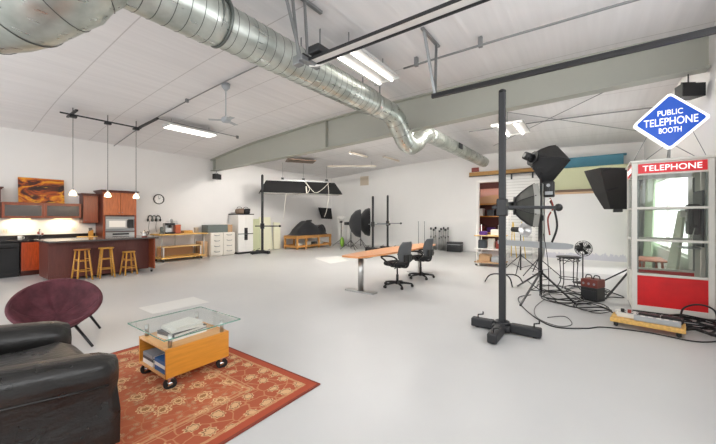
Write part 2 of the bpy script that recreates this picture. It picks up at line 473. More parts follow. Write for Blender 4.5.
struct('wall_left', MB().box(XB - .2, YL, 0, XM + .2, YL + .15, 4.4), 'wall_white')
DY0, DY1, DZ = 2.86, 3.86, 2.96                     # doorway in the far wall
struct('wall_far', MB().box(XM, YR - .2, 0, XM + .14, DY0, 4.4).box(XM, DY1, 0, XM + .14, YL, 4.4).box(XM, DY0, DZ, XM + .14, DY1, 4.4), 'wall_bright')
WX0, WX1, WY0, WY1, WZ0, WZ1 = -2.6, 5.2, -.9, 11.4, 1.0, 3.7      # openings added beside and behind the camera for daylight
FX0, FX1, FZ0, FZ1 = 8.3, 12.9, .7, 2.45  # opening added behind the booth to bring daylight to the far end
HZ0, HZ1 = 1.9, 3.95
struct('wall_right', MB().box(XB - .2, YR - .15, 0, WX0, YR, 4.6).box(WX1, YR - .15, 0, FX0, YR, 4.6).box(FX1, YR - .15, 0, XM, YR, 4.6).box(FX0, YR - .15, 0, FX1, YR, FZ0).box(FX0, YR - .15, FZ1, FX1, YR, 4.6).box(WX0, YR - .15, 0, WX1, YR, HZ0).box(WX0, YR - .15, HZ1, WX1, YR, 4.6), 'wall_white')
struct('wall_back', MB().box(XB - .15, YR, 0, XB, WY0, 4.6).box(XB - .15, WY1, 0, XB, YL, 4.6).box(XB - .15, WY0, 0, XB, WY1, WZ0).box(XB - .15, WY0, WZ1, XB, WY1, 4.6), 'wall_white')
b = MB()
for k in range(6): x = WX0 + (WX1 - WX0) * k / 5; b.box(x - .03, YR - .1, HZ0, x + .03, YR - .04, HZ1)
for z in (HZ0 + .03, HZ1 - .03): b.box(WX0, YR - .1, z - .03, WX1, YR - .04, z + .03)
struct('window_1', b, 'white_enamel')  # unseen side window, added as a daylight source
b = MB()
for k in range(3): x = FX0 + (FX1 - FX0) * k / 2; b.box(x - .03, YR - .1, FZ0, x + .03, YR - .04, FZ1)
for z in (FZ0 + .03, FZ1 - .03): b.box(FX0, YR - .1, z - .03, FX1, YR - .04, z + .03)
struct('window_3', b, 'white_enamel')  # window added to light the far end of the room
b = MB()
for k in range(8): y = WY0 + (WY1 - WY0) * k / 7; b.box(XB - .1, y - .03, WZ0, XB - .04, y + .03, WZ1)
for z in (WZ0 + .03, 1.9, WZ1 - .03): b.box(XB - .1, WY0, z - .03, XB - .04, WY1, z + .03)
struct('window_2', b, 'white_enamel')  # unseen back window, added to let more daylight in
struct('wall_storage', MB().box(17.2, 1.0, 0, 17.3, 5.6, 3.4).box(XM + .14, 1.0, 0, 17.2, 1.1, 3.4).box(XM + .14, 5.5, 0, 17.2, 5.6, 3.4).box(XM + .14, 1.0, 3.4, 17.3, 5.6, 3.5), 'storage_wall')
struct('trim_1', MB().box(XM - .02, DY1, 0, XM + .02, DY1 + .1, DZ + .1, .005).box(XM - .02, DY0 - .1, 0, XM + .02, DY0, DZ + .1, .005).box(XM - .02, DY0, DZ, XM + .02, DY1, DZ + .1, .005), 'white_enamel')
struct('baseboard_far', MB().box(XM - .015, 4.05, 0, XM, YL, .1), 'wall_bright')
struct('baseboard_left', MB().box(4.15, YL - .015, 0, XM - .02, YL, .1), 'wall_white')
# roof beam: a steel I section that deepens away from the left wall
BB = [(12.1, 3.29), (7.2, 3.39), (3.77, 3.51), (1.12, 3.62), (-.37, 3.655), (-1.45, 3.675)]
b = MB()
yb = [YL - .01 - i * (YL - YR - .02) / 30 for i in range(31)]
def sec(x0, x1, f0, f1):
    b.surf([[(x0, y, f0(y)), (x1, y, f0(y)), (x1, y, f1(y)), (x0, y, f1(y))] for y in yb], closed_u=True, smooth=False, caps=True)
bz = lambda y: interp(BB, y)
sec(6.97, 6.99, lambda y: bz(y) + .02, lambda y: cz(7, y) - .02)
sec(6.86, 7.1, bz, lambda y: bz(y) + .022)
sec(6.86, 7.1, lambda y: cz(7, y) - .03, lambda y: cz(7, y) - .002)
for y in (6.1, 11.9):
    b.box(6.87, y - .012, bz(y) + .02, 7.09, y + .012, cz(7, y) - .02)
struct('beam', b, 'paint_beam')

# ---------------------------------------------------------------- camera and light
cam = bpy.data.cameras.new('camera'); co = bpy.data.objects.new('camera', cam); C.objects.link(co)
th = math.atan(232 / 322)
co.location = (0, 0, 1.45); co.rotation_euler = (PI / 2, 0, th - PI / 2)
cam.sensor_width = 36; cam.lens = 36 * 322 / 716; cam.shift_y = -4 / 716; cam.clip_start = .05
bpy.context.scene.camera = co
sc = bpy.context.scene
w = bpy.data.worlds.new('world'); sc.world = w; w.use_nodes = True
w.node_tree.nodes['Background'].inputs[0].default_value = (.97, .985, 1, 1); w.node_tree.nodes['Background'].inputs[1].default_value = 2.3
sc.view_settings.view_transform = 'Standard'; sc.view_settings.look = 'None'; sc.view_settings.gamma = 1; sc.view_settings.exposure = 0.9
sc.cycles.use_denoising = True; sc.cycles.max_bounces = 10; sc.cycles.diffuse_bounces = 6; sc.cycles.transparent_max_bounces = 24
sc.cycles.sample_clamp_indirect = 6; sc.cycles.caustics_reflective = False; sc.cycles.caustics_refractive = False
def portal(loc, rot, sx, sy):
    l = bpy.data.lights.new('window_portal', 'AREA'); l.shape = 'RECTANGLE'; l.size = sx; l.size_y = sy; l.cycles.is_portal = True
    o = bpy.data.objects.new('window_portal', l); C.objects.link(o); o.location = loc; o.rotation_euler = rot
portal(((WX0 + WX1) / 2, YR - .12, (HZ0 + HZ1) / 2), (-PI / 2, 0, PI), WX1 - WX0, HZ1 - HZ0)
portal((XB - .12, (WY0 + WY1) / 2, (WZ0 + WZ1) / 2), (PI / 2, 0, -PI / 2), WY1 - WY0, WZ1 - WZ0)
portal(((FX0 + FX1) / 2, YR - .12, (FZ0 + FZ1) / 2), (-PI / 2, 0, PI), FX1 - FX0, FZ1 - FZ0)
def lamp_area(x, y, z, sx, sy, e, col=(1, .985, .955), parent=None, name='tube_glow'):
    l = bpy.data.lights.new(name, 'AREA'); l.shape = 'RECTANGLE'; l.size = sx; l.size_y = sy; l.energy = e; l.color = col
    o = bpy.data.objects.new(name, l); C.objects.link(o); o.location = (x, y, z); o.parent = parent
    return o
def fluorescent(x, y, label, L=1.25, W=.42, tubes=2, drop=.12, e=70, group='fluorescent ceiling fixtures', rz=0, z=None):
    z = cz(x, y) - drop if z is None else z
    t = thing('ceiling_light', label, 'ceiling light', (x, y, z), rz, group)
    b = MB(); b.box(-L / 2, -W / 2, .015, L / 2, W / 2, .05)
    for s in (-1, 1):
        b.bar((-L / 2, s * W / 2, .03), (L / 2, s * W / 2, .03), .012, .05)
        b.box(s * L / 2 - .012, -W / 2, -.02, s * L / 2 + .012, W / 2, .05)
    b.build('housing', 'fixture_grey', t)
    for k in range(tubes):
        yy = (k - (tubes - 1) / 2) * W / tubes
        P('tube', 'tube_soft' if e < 20 else 'tube_light' if e < 60 else 'tube_mid' if e < 110 else 'tube_bright', t, ('cyl', (-L / 2 + .02, yy, -.02), (L / 2 - .02, yy, -.02), .024 if tubes < 4 else .018, None, 10))
    for s in (-1, 1):
        P('hanger', 'grey_metal', t, ('cyl', (s * L * .4, 0, .05), (s * L * .4, 0, drop - .005), .008, None, 6))
    return t
E0 = 26; EF = 150
fluorescent(4.42, 3.0, 'bright two-tube fluorescent fixture beside the black overhead rail', W=.5, drop=.37, e=10)
fluorescent(4.55, 9.0, 'four-tube fluorescent fixture on the ceiling near the kitchen', L=1.3, W=.42, tubes=4, drop=.22, e=10)
fluorescent(9.6, 1.75, 'lit two-tube fixture beyond the roof beam, behind the tall black column', W=.75, drop=.36, e=30)
for i, (x, y) in enumerate(((8.2, 7.9), (8.3, 4.6), (8.15, 2.3), (8.25, 6.2))):  # unseen fixtures added behind the beam to brighten the far end
    fluorescent(x, y, ['fluorescent fixture hidden behind the beam near the hanging softbox', 'fluorescent fixture hidden behind the beam above the table end', 'fluorescent fixture hidden behind the beam above the tripod stand', 'fluorescent fixture hidden behind the beam level with the middle of the room'][i], drop=.08, e=(100, 160, 100, 160)[i])
for i, (x, y) in enumerate(((1.2, .3), (-1.6, 3.2), (-1.6, 7.5))):  # out-of-view fixtures added as extra light for the near end
    fluorescent(x, y, ['fluorescent fixture straight above the camera', 'fluorescent fixture behind the armchair', 'fluorescent fixture at the back of the kitchen end'][i], drop=.1, e=E0)
fluorescent(15.7, 3.3, 'fluorescent fixture inside the storage room', drop=.07, z=3.33, e=100)  # fixture added to light the dim storage room

# ---------------------------------------------------------------- ducts and overhead metalwork
def duct(name, path, r, label, ring=.155, seam_r=.004, n=28, extra=None):
    t = thing(name, label, 'air duct')
    pts = [V(p) for p in path]
    # resample evenly
    d = [0]
    for a, c in zip(pts, pts[1:]): d.append(d[-1] + (c - a).length)
    def at(s):
        for i in range(len(d) - 1):
            if s <= d[i + 1]: return pts[i].lerp(pts[i + 1], (s - d[i]) / (d[i + 1] - d[i]))
        return pts[-1]
    k = max(2, int(d[-1] / (ring / 2))); ss = [d[-1] * i / k for i in range(k + 1)]
    rr = (lambda s: r) if not callable(r) else r
    P('duct_body', 'galvanized', t, ('tube', [at(s) for s in ss], [rr(s) for s in ss], n))
    b = MB(); s = ring * .5
    while s < d[-1] - .02:
        p0, p1 = at(s - .004), at(s + .004); b.tube([p0, at(s), p1], [rr(s) + .001, rr(s) + seam_r, rr(s) + .001], n, caps=False); s += ring
    b.build('seam', 'duct_seam', t)
    if extra: extra(t)
    return t
DZ0 = 3.72
el = smooth_pts([(1.06, 3.5, 3.69), (.9, 3.53, 3.6), (.68, 3.74, 3.43), (.52, 4.08, 3.33), (.3, 4.4, 3.31), (-.12, 4.6, 3.31), (-.8, 4.68, 3.31), (-2.9, 4.72, 3.31)], 5)
duct('elbow_duct', el, lambda q:   .275 + .1 * min(1, max(0, q / .35)), 'wide galvanized elbow duct in the upper left corner of the ceiling', ring=.34, seam_r=.008, n=36)
def bands(t):
    for x in (1.99, 2.1):
        P('collar', 'duct_seam', t, ('tube', [(x - .015, 3.5, DZ0), (x, 3.5, DZ0), (x + .015, 3.5, DZ0)], [.275, .285, .275], 32))
    for x in (3.6, 5.3):
        P('hanger_strap', 'grey_metal', t, ('bar', (x, 3.3, DZ0 + .12), (x, 3.3, cz(x, 3.3)), .03, .004), ('bar', (x, 3.7, DZ0 + .12), (x, 3.7, cz(x, 3.7)), .03, .004))
duct('spiral_duct', [(1.05, 3.5, DZ0 - .02), (5.3, 3.5, DZ0)], lambda s: .275 if s < 1.0 else .245, 'long spiral ridged duct running under the ceiling towards the beam', ring=.135, extra=bands)
sb = smooth_pts([(5.3, 3.5, DZ0), (5.9, 3.5, DZ0), (6.22, 3.5, DZ0 - .04), (6.5, 3.5, 3.45), (6.75, 3.5, 3.24), (7.05, 3.5, 3.2), (7.35, 3.5, 3.32), (7.65, 3.5, 3.56), (8.05, 3.5, 3.68)], 5)
duct('offset_duct', sb, .215, 'silver S-bend duct dipping under the roof beam', ring=.3)
def grille(t):
    P('damper', 'dark_metal', t, ('box', 9.9, 3.26, 3.62, 10.2, 3.3, 3.78, .005))
duct('outlet_duct', [(8.05, 3.5, 3.68), (13.6, 3.5, 3.72)], .2, 'straight silver duct beyond the beam ending above the doorway', ring=.5, extra=grille)

# overhead camera rail (paired channels) and its hangers
t = thing('overhead_rail', 'paired grey overhead channel rail hanging beside the fluorescent fixture', 'rail', (0, 0, 0))
RZ = 3.4; RX = 2.93
for dx in (-.075, .075):
    P('channel', 'dark_metal', t, ('bar', (RX + dx, 2.82, RZ), (RX + dx, YR + .03, RZ), .016, .03))
P('web', 'white_enamel', t, ('bar', (RX, 2.82, RZ + .012), (RX, YR + .03, RZ + .012), .13, .008))
P('end_bracket', 'grey_metal', t, ('box', RX - .2, 2.8, RZ - .04, RX + .14, 2.88, RZ + .02, .008), ('box', RX - .2, 2.85, RZ - .08, RX - .1, 2.96, RZ + .03, .01))
P('motor', 'dark_metal', t, ('box', RX - .12, 2.6, RZ + .035, RX + .1, 2.78, RZ + .13, .015), ('cyl', (RX - .1, 2.88, RZ + .05), (RX + .06, 2.88, RZ + .05), .04))
for (x0, y0), (x1, y1) in (((2.62, 3.0), (2.8, 2.88)), ((2.76, 3.0), (2.78, 2.9)), ((2.98, 3.0), (2.92, 2.88))):
    P('strut', 'grey_metal', t, ('bar', (x0, y0, cz(x0, y0) - .04), (x1, y1, RZ), .035, .02))
P('ceiling_channel', 'grey_metal', t, ('bar', (2.3, 3.0, cz(2.8, 3) - .03), (3.3, 3.0, cz(2.8, 3) - .03), .05, .035))
P('loop_cable', 'cable_black', t, ('tube', smooth_pts([(RX, 2.9, RZ + .08), (RX + .08, 3.0, RZ + .24), (RX + .2, 2.95, RZ + .32), (RX + .18, 2.8, RZ + .2), (RX + .05, 2.7, RZ + .13)], 5), .008, 6))
P('white_hose', 'white_plastic', t, ('tube', smooth_pts([(RX - .02, 2.85, RZ - .05), (RX + .1, 2.75, RZ - .01), (RX + .17, 2.5, RZ + .07), (RX + .08, 2.35, RZ + .06)], 5), .012, 6))
t = thing('curtain_rail', 'black ceiling rail in front of the beam held by a V-shaped strut', 'rail', (0, 0, 0))
P('channel', 'black_metal', t, ('bar', (4.75, 2.0, 3.34), (4.75, YR + .02, 3.34), .05, .05))
P('flange', 'dark_metal', t, ('bar', (4.75, 2.0, 3.37), (4.75, YR + .02, 3.37), .065, .01))
for p in ((4.52, 2.03, cz(4.5, 2.03) - .03), (5.0, 2.03, cz(5, 2.03) - .03)):
    P('strut', 'grey_metal', t, ('bar', p, (4.75, 1.95, 3.36), .04, .025))
P('top_plate', 'grey_metal', t, ('bar', (4.45, 2.03, cz(4.6, 2.03) - .02), (5.1, 2.03, cz(4.6, 2.03) - .02), .05, .03))

def pipe(name, pts, r, m, label, cat='pipe', n=8, clips=None):
    t = thing(name, label, cat)
    P('run', m, t, ('tube', pts, r, n))
    for c in clips or []:
        P('clip', 'grey_metal', t, ('box', c[0] - .03, c[1] - .03, c[2] - .03, c[0] + .03, c[1] + .03, cz(c[0], c[1]) - .002))
    return t
def along_y(x, y0, y1, dz, n=14): return [(x, y0 + (y1 - y0) * i / n, cz(x, y0 + (y1 - y0) * i / n) - dz) for i in range(n + 1)]
pipe('sprinkler_pipe', along_y(5.24, 2.75, YR + .01, .13), .018, 'grey_metal', 'thin grey pipe crossing the ceiling between the fixture and the beam', clips=[(5.24, 1.4, cz(5.24, 1.4) - .13), (5.24, 2.5, cz(5.24, 2.5) - .13)])
pipe('electrical_conduit', along_y(3.7, YL - .05, 4.0, .05), .013, 'grey_metal', 'long grey conduit across the ceiling past the ceiling fan', clips=[(3.7, 7.5, cz(3.7, 7.5) - .05)])
pipe('electrical_conduit', [(3.7 + i * .4, 9.15, cz(3.7 + i * .4, 9.15) - .04) for i in range(7)], .012, 'grey_metal', 'thin conduit along the ceiling over the four-tube kitchen fixture', clips=[(6.1, 9.15, 4.02)])
pipe('electrical_conduit', along_y(10.3, 3.1, YR + .01, .06), .016, 'grey_metal', 'thin conduit on the ceiling beyond the beam near the blue backdrop')
pipe('bracing_cable', [(7.4, -1.3, cz(7.4, -1.3) - .06), (12.6, 2.9, cz(12.6, 2.9) - .06)], .009, 'grey_metal', 'diagonal bracing cable sloping down leftwards below the far ceiling', 'cable')
pipe('bracing_cable', [(7.4, 2.9, cz(7.4, 2.9) - .08), (12.6, -1.35, cz(12.6, -1.35) - .08)], .009, 'grey_metal', 'diagonal bracing cable crossing the other one towards the right wall', 'cable')
pipe('lamp_strip', [(8.6, 8.3, cz(8.6, 8.3) - .03), (8.6, 4.3, cz(8.6, 4.3) - .03)], .014, 'grey_metal', 'grey conduit beyond the beam running towards the duct', 'pipe')
for i, (x, y, L, lab) in enumerate(((10.6, 7.6, 1.2, 'unlit tube strip on the far ceiling nearer the beam'), (11.6, 8.7, 2.2, 'long unlit tube strip on the far ceiling above the wall vent'), (12.2, 7.0, 1.3, 'short unlit tube strip on the far ceiling near the duct'))):
    t = thing('strip_light', lab, 'strip light', (x, y, cz(x, y) - (.1 if i != 1 else .24)), 0 if i != 1 else -55, 'unlit strip lights')
    P('housing', 'vent_tan', t, ('box', -L / 2, -.06, -.02, L / 2, .06, .02, .004))
    for hx in (-.4, .4): P('hanger', 'grey_metal', t, ('cyl', (hx * L, 0, .02), (hx * L, 0, (.09 if i != 1 else .21) - (0 if i != 1 else .1 * (hx < 0))), .006, None, 6))
    P('tube', 'diffuser', t, ('cyl', (-L / 2 + .03, 0, -.04), (L / 2 - .03, 0, -.04), .018, None, 8))
solo('ceiling_board', MB().box(-.6, -.35, -.02, .6, .35, .02, .004), 'roller_brown', 'brown wooden board fixed to the ceiling over the hanging softbox', 'board', (9.7, 10.0, cz(9.7, 10) - .09), -34)
# ceiling fan
t = thing('ceiling_fan', 'small grey-white ceiling fan on a thin rod hanging beside the long conduit', 'ceiling fan', (3.83, 6.15, 3.46), 20)
zc = cz(3.83, 6.15) - 3.46
P('canopy', 'power_grey', t, ('lathe', [(.03, zc - .14), (.08, zc - .08), (.09, zc - .005), (0, zc - .005)], 16))
P('downrod', 'power_grey', t, ('cyl', (0, 0, .1), (0, 0, zc - .1), .011))
P('motor', 'power_grey', t, ('lathe', [(0, -.03), (.07, -.02), (.1, .02), (.08, .07), (.03, .1), (0, .11)], 20))
for k in range(3):
    a = 2 * PI * k / 3
    P('blade', 'power_grey', t, ('bar', (math.cos(a) * .08, math.sin(a) * .08, .02), (math.cos(a) * .33, math.sin(a) * .33, .015), .1, .008))
# track with three pendants
t = thing('lighting_track', 'dark lighting track on the ceiling that carries the pendant lamps', 'track light rail', (0, 0, 0))
TZ = 3.86
P('rail', 'dark_metal', t, ('bar', (1.98, 9.8, TZ), (3.62, 9.8, TZ), .035, .03))
P('cross_rail', 'dark_metal', t, ('bar', (2.2, 9.45, TZ + .04), (2.2, 10.2, TZ + .02), .05, .035))
P('end_rail', 'dark_metal', t, ('bar', (3.6, 9.85, TZ + .03), (3.7, 9.0, cz(3.7, 9) - .08), .06, .04))
for x in (2.21, 2.88, 3.5): P('rod', 'dark_metal', t, ('cyl', (x, 9.8, TZ), (x, 9.8, cz(x, 9.8) - .002), .01, None, 6))
PEND = [(2.21, 'white glass pendant lamp over the island, furthest from the oven'), (2.88, 'glowing glass pendant lamp in front of the oven cabinet'), (3.5, 'white glass pendant lamp at the clock end of the island')]
pend = None
for x, lab in PEND:
    if pend is None:
        t = pend = thing('pendant_lamp', lab, 'pendant lamp', (x, 9.8, 2.02), 0, 'pendant lamps over the island')
        P('cord', 'dark_metal', t, ('cyl', (0, 0, .12), (0, 0, TZ - 2.02 - .06), .0055, None, 6))
        P('canopy', 'dark_metal', t, ('box', -.07, -.05, TZ - 2.02 - .07, .07, .05, TZ - 2.02 - .018, .01))
        P('socket', 'chrome', t, ('cyl', (0, 0, .07), (0, 0, .13), .022))
        P('lamp_shade', 'lamp_shade', t, ('lathe', [(.07, -.04), (.066, .0), (.05, .04), (.024, .075), (.022, .073), (.046, .036), (.061, 0), (.066, -.04), (.07, -.04)], 20, {'caps': False}))
        P('bulb', 'lamp_shade', t, ('ball', (0, 0, .0), .03, 10))
    else: t = dup(pend, (x, 9.8, 2.02), None, lab)
    l = bpy.data.lights.new('bulb_glow', 'POINT'); l.energy = 5; l.color = (1, .8, .55); l.shadow_soft_size = .05
    o = bpy.data.objects.new('bulb_glow', l); C.objects.link(o); o.location = (0, 0, -.06); o.parent = t

# ---------------------------------------------------------------- kitchen
def knob(parent, x, y, z, m='chrome'): P('knob', m, parent, ('cyl', (x, y, z), (x, y - .012, z), .006, None, 8), ('ball', (x, y - .02, z), .014, 10))
def shaker(b, x0, z0, x1, z1, y, dep=.022, fr=.06):
    """a framed panel door whose face looks to -y"""
    b.box(x0, y, z0, x1, y + dep * .55, z1)
    b.box(x0, y - dep * .5, z0, x0 + fr, y, z1, .003); b.box(x1 - fr, y - dep * .5, z0, x1, y, z1, .003)
    b.box(x0 + fr, y - dep * .5, z0, x1 - fr, y, z0 + fr, .003); b.box(x0 + fr, y - dep * .5, z1 - fr, x1 - fr, y, z1, .003)
def crown(b, x0, x1, y0, y1, z, ov=.05):
    b.box(x0 - ov * .5, y0 - ov * .5, z, x1 + ov * .5, y1, z + .03, .006); b.box(x0 - ov, y0 - ov, z + .03, x1 + ov, y1, z + .06, .008)
CY = 11.45
# dishwasher
t = thing('dishwasher', 'black built-in dishwasher at the left end of the kitchen counter', 'dishwasher', (0, 0, 0))
P('body', 'appliance_black', t, ('box', .96, CY + .04, .1, 1.575, YL - .01, .855))
P('door', 'appliance_black', t, ('box', .97, CY, .16, 1.57, CY + .038, .72, .008))
P('control_panel', 'black_plastic', t, ('box', .97, CY - .005, .725, 1.57, CY + .038, .85, .008))
P('handle', 'black_plastic', t, ('tube', [(1.1, CY - .005, .75), (1.12, CY - .03, .75), (1.42, CY - .03, .75), (1.44, CY - .005, .75)], .009, 8))
P('toe_kick', 'black_plastic', t, ('box', .97, CY + .05, .0, 1.57, CY + .07, .1))
solo('base_cabinet', MB().box(.2, CY + .02, 0, .95, YL - .01, .855), 'cherry_dark', 'dark cabinet under the counter at the far left edge', 'cabinet')
def base_cab(x0, x1, label, ndoor):
    t = thing('base_cabinet', label, 'cabinet', (0, 0, 0))
    P('body', 'cherry_dark', t, ('box', x0, CY + .02, .1, x1, YL - .01, .855), ('box', x0, CY + .08, 0, x1, CY + .1, .1))
    wd = (x1 - x0) / ndoor
    for k in range(ndoor):
        b = MB(); shaker(b, x0 + k * wd + .012, .13, x0 + (k + 1) * wd - .012, .84, CY + .005, fr=.055); d = b.build('door', 'cherry_red', t)
        knob(d, x0 + k * wd + (wd - .05 if k % 2 == 0 else .05), CY - .003, .76)
    return t
base_cab(1.59, 2.05, 'glossy orange-red kitchen base cabinet beside the dishwasher', 1)
base_cab(2.06, 2.65, 'red kitchen base cabinet in the aisle behind the island', 1)
base_cab(2.66, 3.24, 'red kitchen base cabinet next to the tall oven cabinet', 1)
t = thing('kitchen_worktop', 'black polished stone worktop along the wall with a low splashback', 'worktop', (0, 0, 0))
P('slab', 'granite', t, ('box', .2, CY - .03, .858, 3.24, YL - .002, .9, .004))
P('splashback', 'granite', t, ('box', .2, YL - .03, .9, 3.24, YL - .002, 1.0, .003))
# tall oven cabinet with microwave and wall oven
t = thing('oven_cabinet', 'tall cherry cabinet with two upper doors around the microwave', 'cabinet', (0, 0, 0))
X0, X1 = 3.25, 4.1
P('body', 'cherry_dark', t, ('box', X0, CY + .02, 0, X0 + .04, YL - .01, 2.21), ('box', X1 - .04, CY + .02, 0, X1, YL - .01, 2.21), ('box', X0 + .04, YL - .04, 0, X1 - .04, YL - .01, 2.21),
  ('box', X0 + .04, CY + .02, 1.5, X1 - .04, YL - .04, 1.53), ('box', X0 + .04, CY + .02, 2.18, X1 - .04, YL - .04, 2.21), ('box', X0 + .04, CY + .02, .36, X1 - .04, YL - .04, .4), ('box', X0 + .04, CY + .02, 1.03, X1 - .04, YL - .04, 1.05))
P('face_frame', 'cherry', t, ('box', X0, CY - .0, 0, X0 + .055, CY + .02, 2.21, .003), ('box', X1 - .055, CY, 0, X1, CY + .02, 2.21, .003), ('box', X0 + .055, CY, .34, X1 - .055, CY + .02, .41), ('box', X0 + .055, CY, 0, X1 - .055, CY + .02, .1))
b = MB(); crown(b, X0, X1, CY, YL - .01, 2.21, .06); b.build('cornice', 'cherry_dark', t)
mx = (X0 + X1) / 2
for x0, x1, kx in ((X0 + .015, mx - .005, mx - .04), (mx + .005, X1 - .015, mx + .04)):
    b = MB(); shaker(b, x0, 1.54, x1, 2.2, CY - .014, fr=.06); d = b.build('door', 'cherry_light', t); knob(d, kx, CY - .026, 1.61)
b = MB(); shaker(b, X0 + .015, .11, X1 - .015, .34, CY - .014, fr=.05); b.build('drawer', 'cherry', t)
t = thing('microwave', 'stainless steel microwave with a window in the oven cabinet', 'microwave', (0, 0, 0))
P('body', 'steel', t, ('box', X0 + .065, CY - .005, 1.06, X1 - .065, CY + .45, 1.49, .006))
P('trim_frame', 'grey_metal', t, ('box', X0 + .06, CY - .018, 1.055, X1 - .06, CY - .006, 1.13, .003), ('box', X0 + .06, CY - .018, 1.42, X1 - .06, CY - .006, 1.495, .003))
d = P('door', 'steel', t, ('box', X0 + .08, CY - .025, 1.135, X1 - .24, CY - .006, 1.415, .006))
P('window', 'white_plastic', d, ('box', X0 + .14, CY - .029, 1.18, X1 - .3, CY - .0255, 1.37, .002))
P('handle', 'dark_metal', d, ('tube', [(X1 - .255, CY - .027, 1.16), (X1 - .255, CY - .05, 1.18), (X1 - .255, CY - .05, 1.37), (X1 - .255, CY - .027, 1.39)], .009, 8))
P('control_panel', 'black_plastic', t, ('box', X1 - .23, CY - .022, 1.14, X1 - .08, CY - .006, 1.41, .004))
t = thing('wall_oven', 'steel wall oven below the microwave mostly hidden by the island', 'oven', (0, 0, 0))
P('body', 'steel', t, ('box', X0 + .065, CY + .0, .42, X1 - .065, CY + .5, 1.025, .006))
P('control_panel', 'steel', t, ('box', X0 + .06, CY - .02, .9, X1 - .06, CY - .001, 1.025, .006))
P('display', 'black_plastic', t, ('box', mx - .2, CY - .024, .945, mx + .22, CY - .0205, .995, .002))
d = P('door', 'appliance_black', t, ('box', X0 + .06, CY - .02, .43, X1 - .06, CY - .001, .89, .008))
P('handle', 'chrome', d, ('tube', [(X0 + .14, CY - .02, .84), (X0 + .14, CY - .06, .84), (X1 - .14, CY - .06, .84), (X1 - .14, CY - .02, .84)], .012, 8))
# wall cabinets
UY = 11.76
def upper(x0, x1, z0, z1, label, kx, m='cherry', fy=UY):
    t = thing('wall_cabinet', label, 'cabinet', (0, 0, 0))
    P('body', 'cherry_dark', t, ('box', x0, fy + .015, z0, x1, YL - .005, z1))
    b = MB(); shaker(b, x0 + .012, z0 + .012, x1 - .012, z1 - .012, fy, fr=.06); d = b.build('door', m, t); knob(d, kx, fy - .012, z0 + .08)
    b = MB(); crown(b, x0, x1, fy, YL - .005, z1, .045); b.build('cornice', 'cherry_dark', t)
upper(2.87, 3.235, 1.3, 2.1, 'single-door cherry wall cabinet between glass cabinet and oven', 2.93, 'cherry')
upper(.75, 1.29, 1.45, 2.16, 'dark wall cabinet cut by the left edge of the photo', 1.23, 'cherry')
t = thing('glass_wall_cabinet', 'low wide cherry wall cabinet with two frosted glass doors', 'cabinet', (0, 0, 0))
g0, g1, gz0, gz1 = 1.3, 2.84, 1.45, 1.83
P('body', 'cherry_dark', t, ('box', g0, UY + .02, gz0, g1, YL - .005, gz0 + .022), ('box', g0, UY + .02, gz1 - .022, g1, YL - .005, gz1), ('box', g0, UY + .02, gz0 + .022, g0 + .022, YL - .005, gz1 - .022), ('box', g1 - .022, UY + .02, gz0 + .022, g1, YL - .005, gz1 - .022),
  ('box', g0 + .022, YL - .03, gz0 + .022, g1 - .022, YL - .005, gz1 - .022), ('box', 2.06, UY + .02, gz0 + .022, 2.08, YL - .03, gz1 - .022))
P('top_panel', 'cherry', t, ('box', g0, UY - .02, gz1 + .001, g1, YL - .005, gz1 + .02, .004))
for x0, x1 in ((g0 + .004, 2.068), (2.072, g1 - .004)):
    b = MB(); f = .05
    b.box(x0, UY - .005, gz0, x0 + f, UY + .018, gz1, .003); b.box(x1 - f, UY - .005, gz0, x1, UY + .018, gz1, .003)
    b.box(x0 + f, UY - .005, gz0, x1 - f, UY + .018, gz0 + f, .003); b.box(x0 + f, UY - .005, gz1 - f, x1 - f, UY + .018, gz1, .003)
    d = b.build('door', 'cherry', t); P('pane', 'frosted', d, ('box', x0 + f, UY + .004, gz0 + f, x1 - f, UY + .008, gz1 - f))
    knob(d, (x0 + x1) / 2, UY - .006, gz0 + .025)
for k, x in enumerate((2.2, 2.28, 2.46, 2.56, 2.66)):
    solo('drinking_glass', MB().lathe([(0, 0), (.03, 0), (.036, .11), (.033, .11), (.027, .008), (0, .008)], 14), 'white_plastic', ['first', 'second', 'third', 'fourth', 'fifth'][k] + ' glass from the left behind the right frosted cabinet door', 'glass', (x, 11.9, gz0 + .023), 0, 'glasses in the frosted cabinet')
for k, x in enumerate((1.66, 2.48)):
    t = thing('under_cabinet_light', ['slim warm under-cabinet light below the left frosted door', 'slim warm under-cabinet light below the right frosted door'][k], 'cabinet light', (x, 11.95, gz0 - .022), 0, 'under-cabinet lights')
    P('body', 'white_plastic', t, ('box', -.2, -.04, .004, .2, .04, .021, .003)); P('lens', 'led_strip', t, ('box', -.18, -.03, 0, .18, .03, .004))
    lamp_area(0, 0, -.004, .36, .06, 3.2, (1, .8, .52), t, 'strip_glow')
# painting leaning on the wall above the glass cabinet
t = thing('painting', 'abstract orange and brown canvas standing above the frosted cabinet', 'painting', (1.62, 11.97, gz1 + .021))
t.rotation_euler = (math.radians(-6), 0, 0)
P('canvas', 'abstract_paint', t, ('box', 0, 0, 0, .9, .028, .67, .004))
P('stretcher_back', 'cherry_dark', t, ('box', .02, .028, .02, .88, .038, .65))
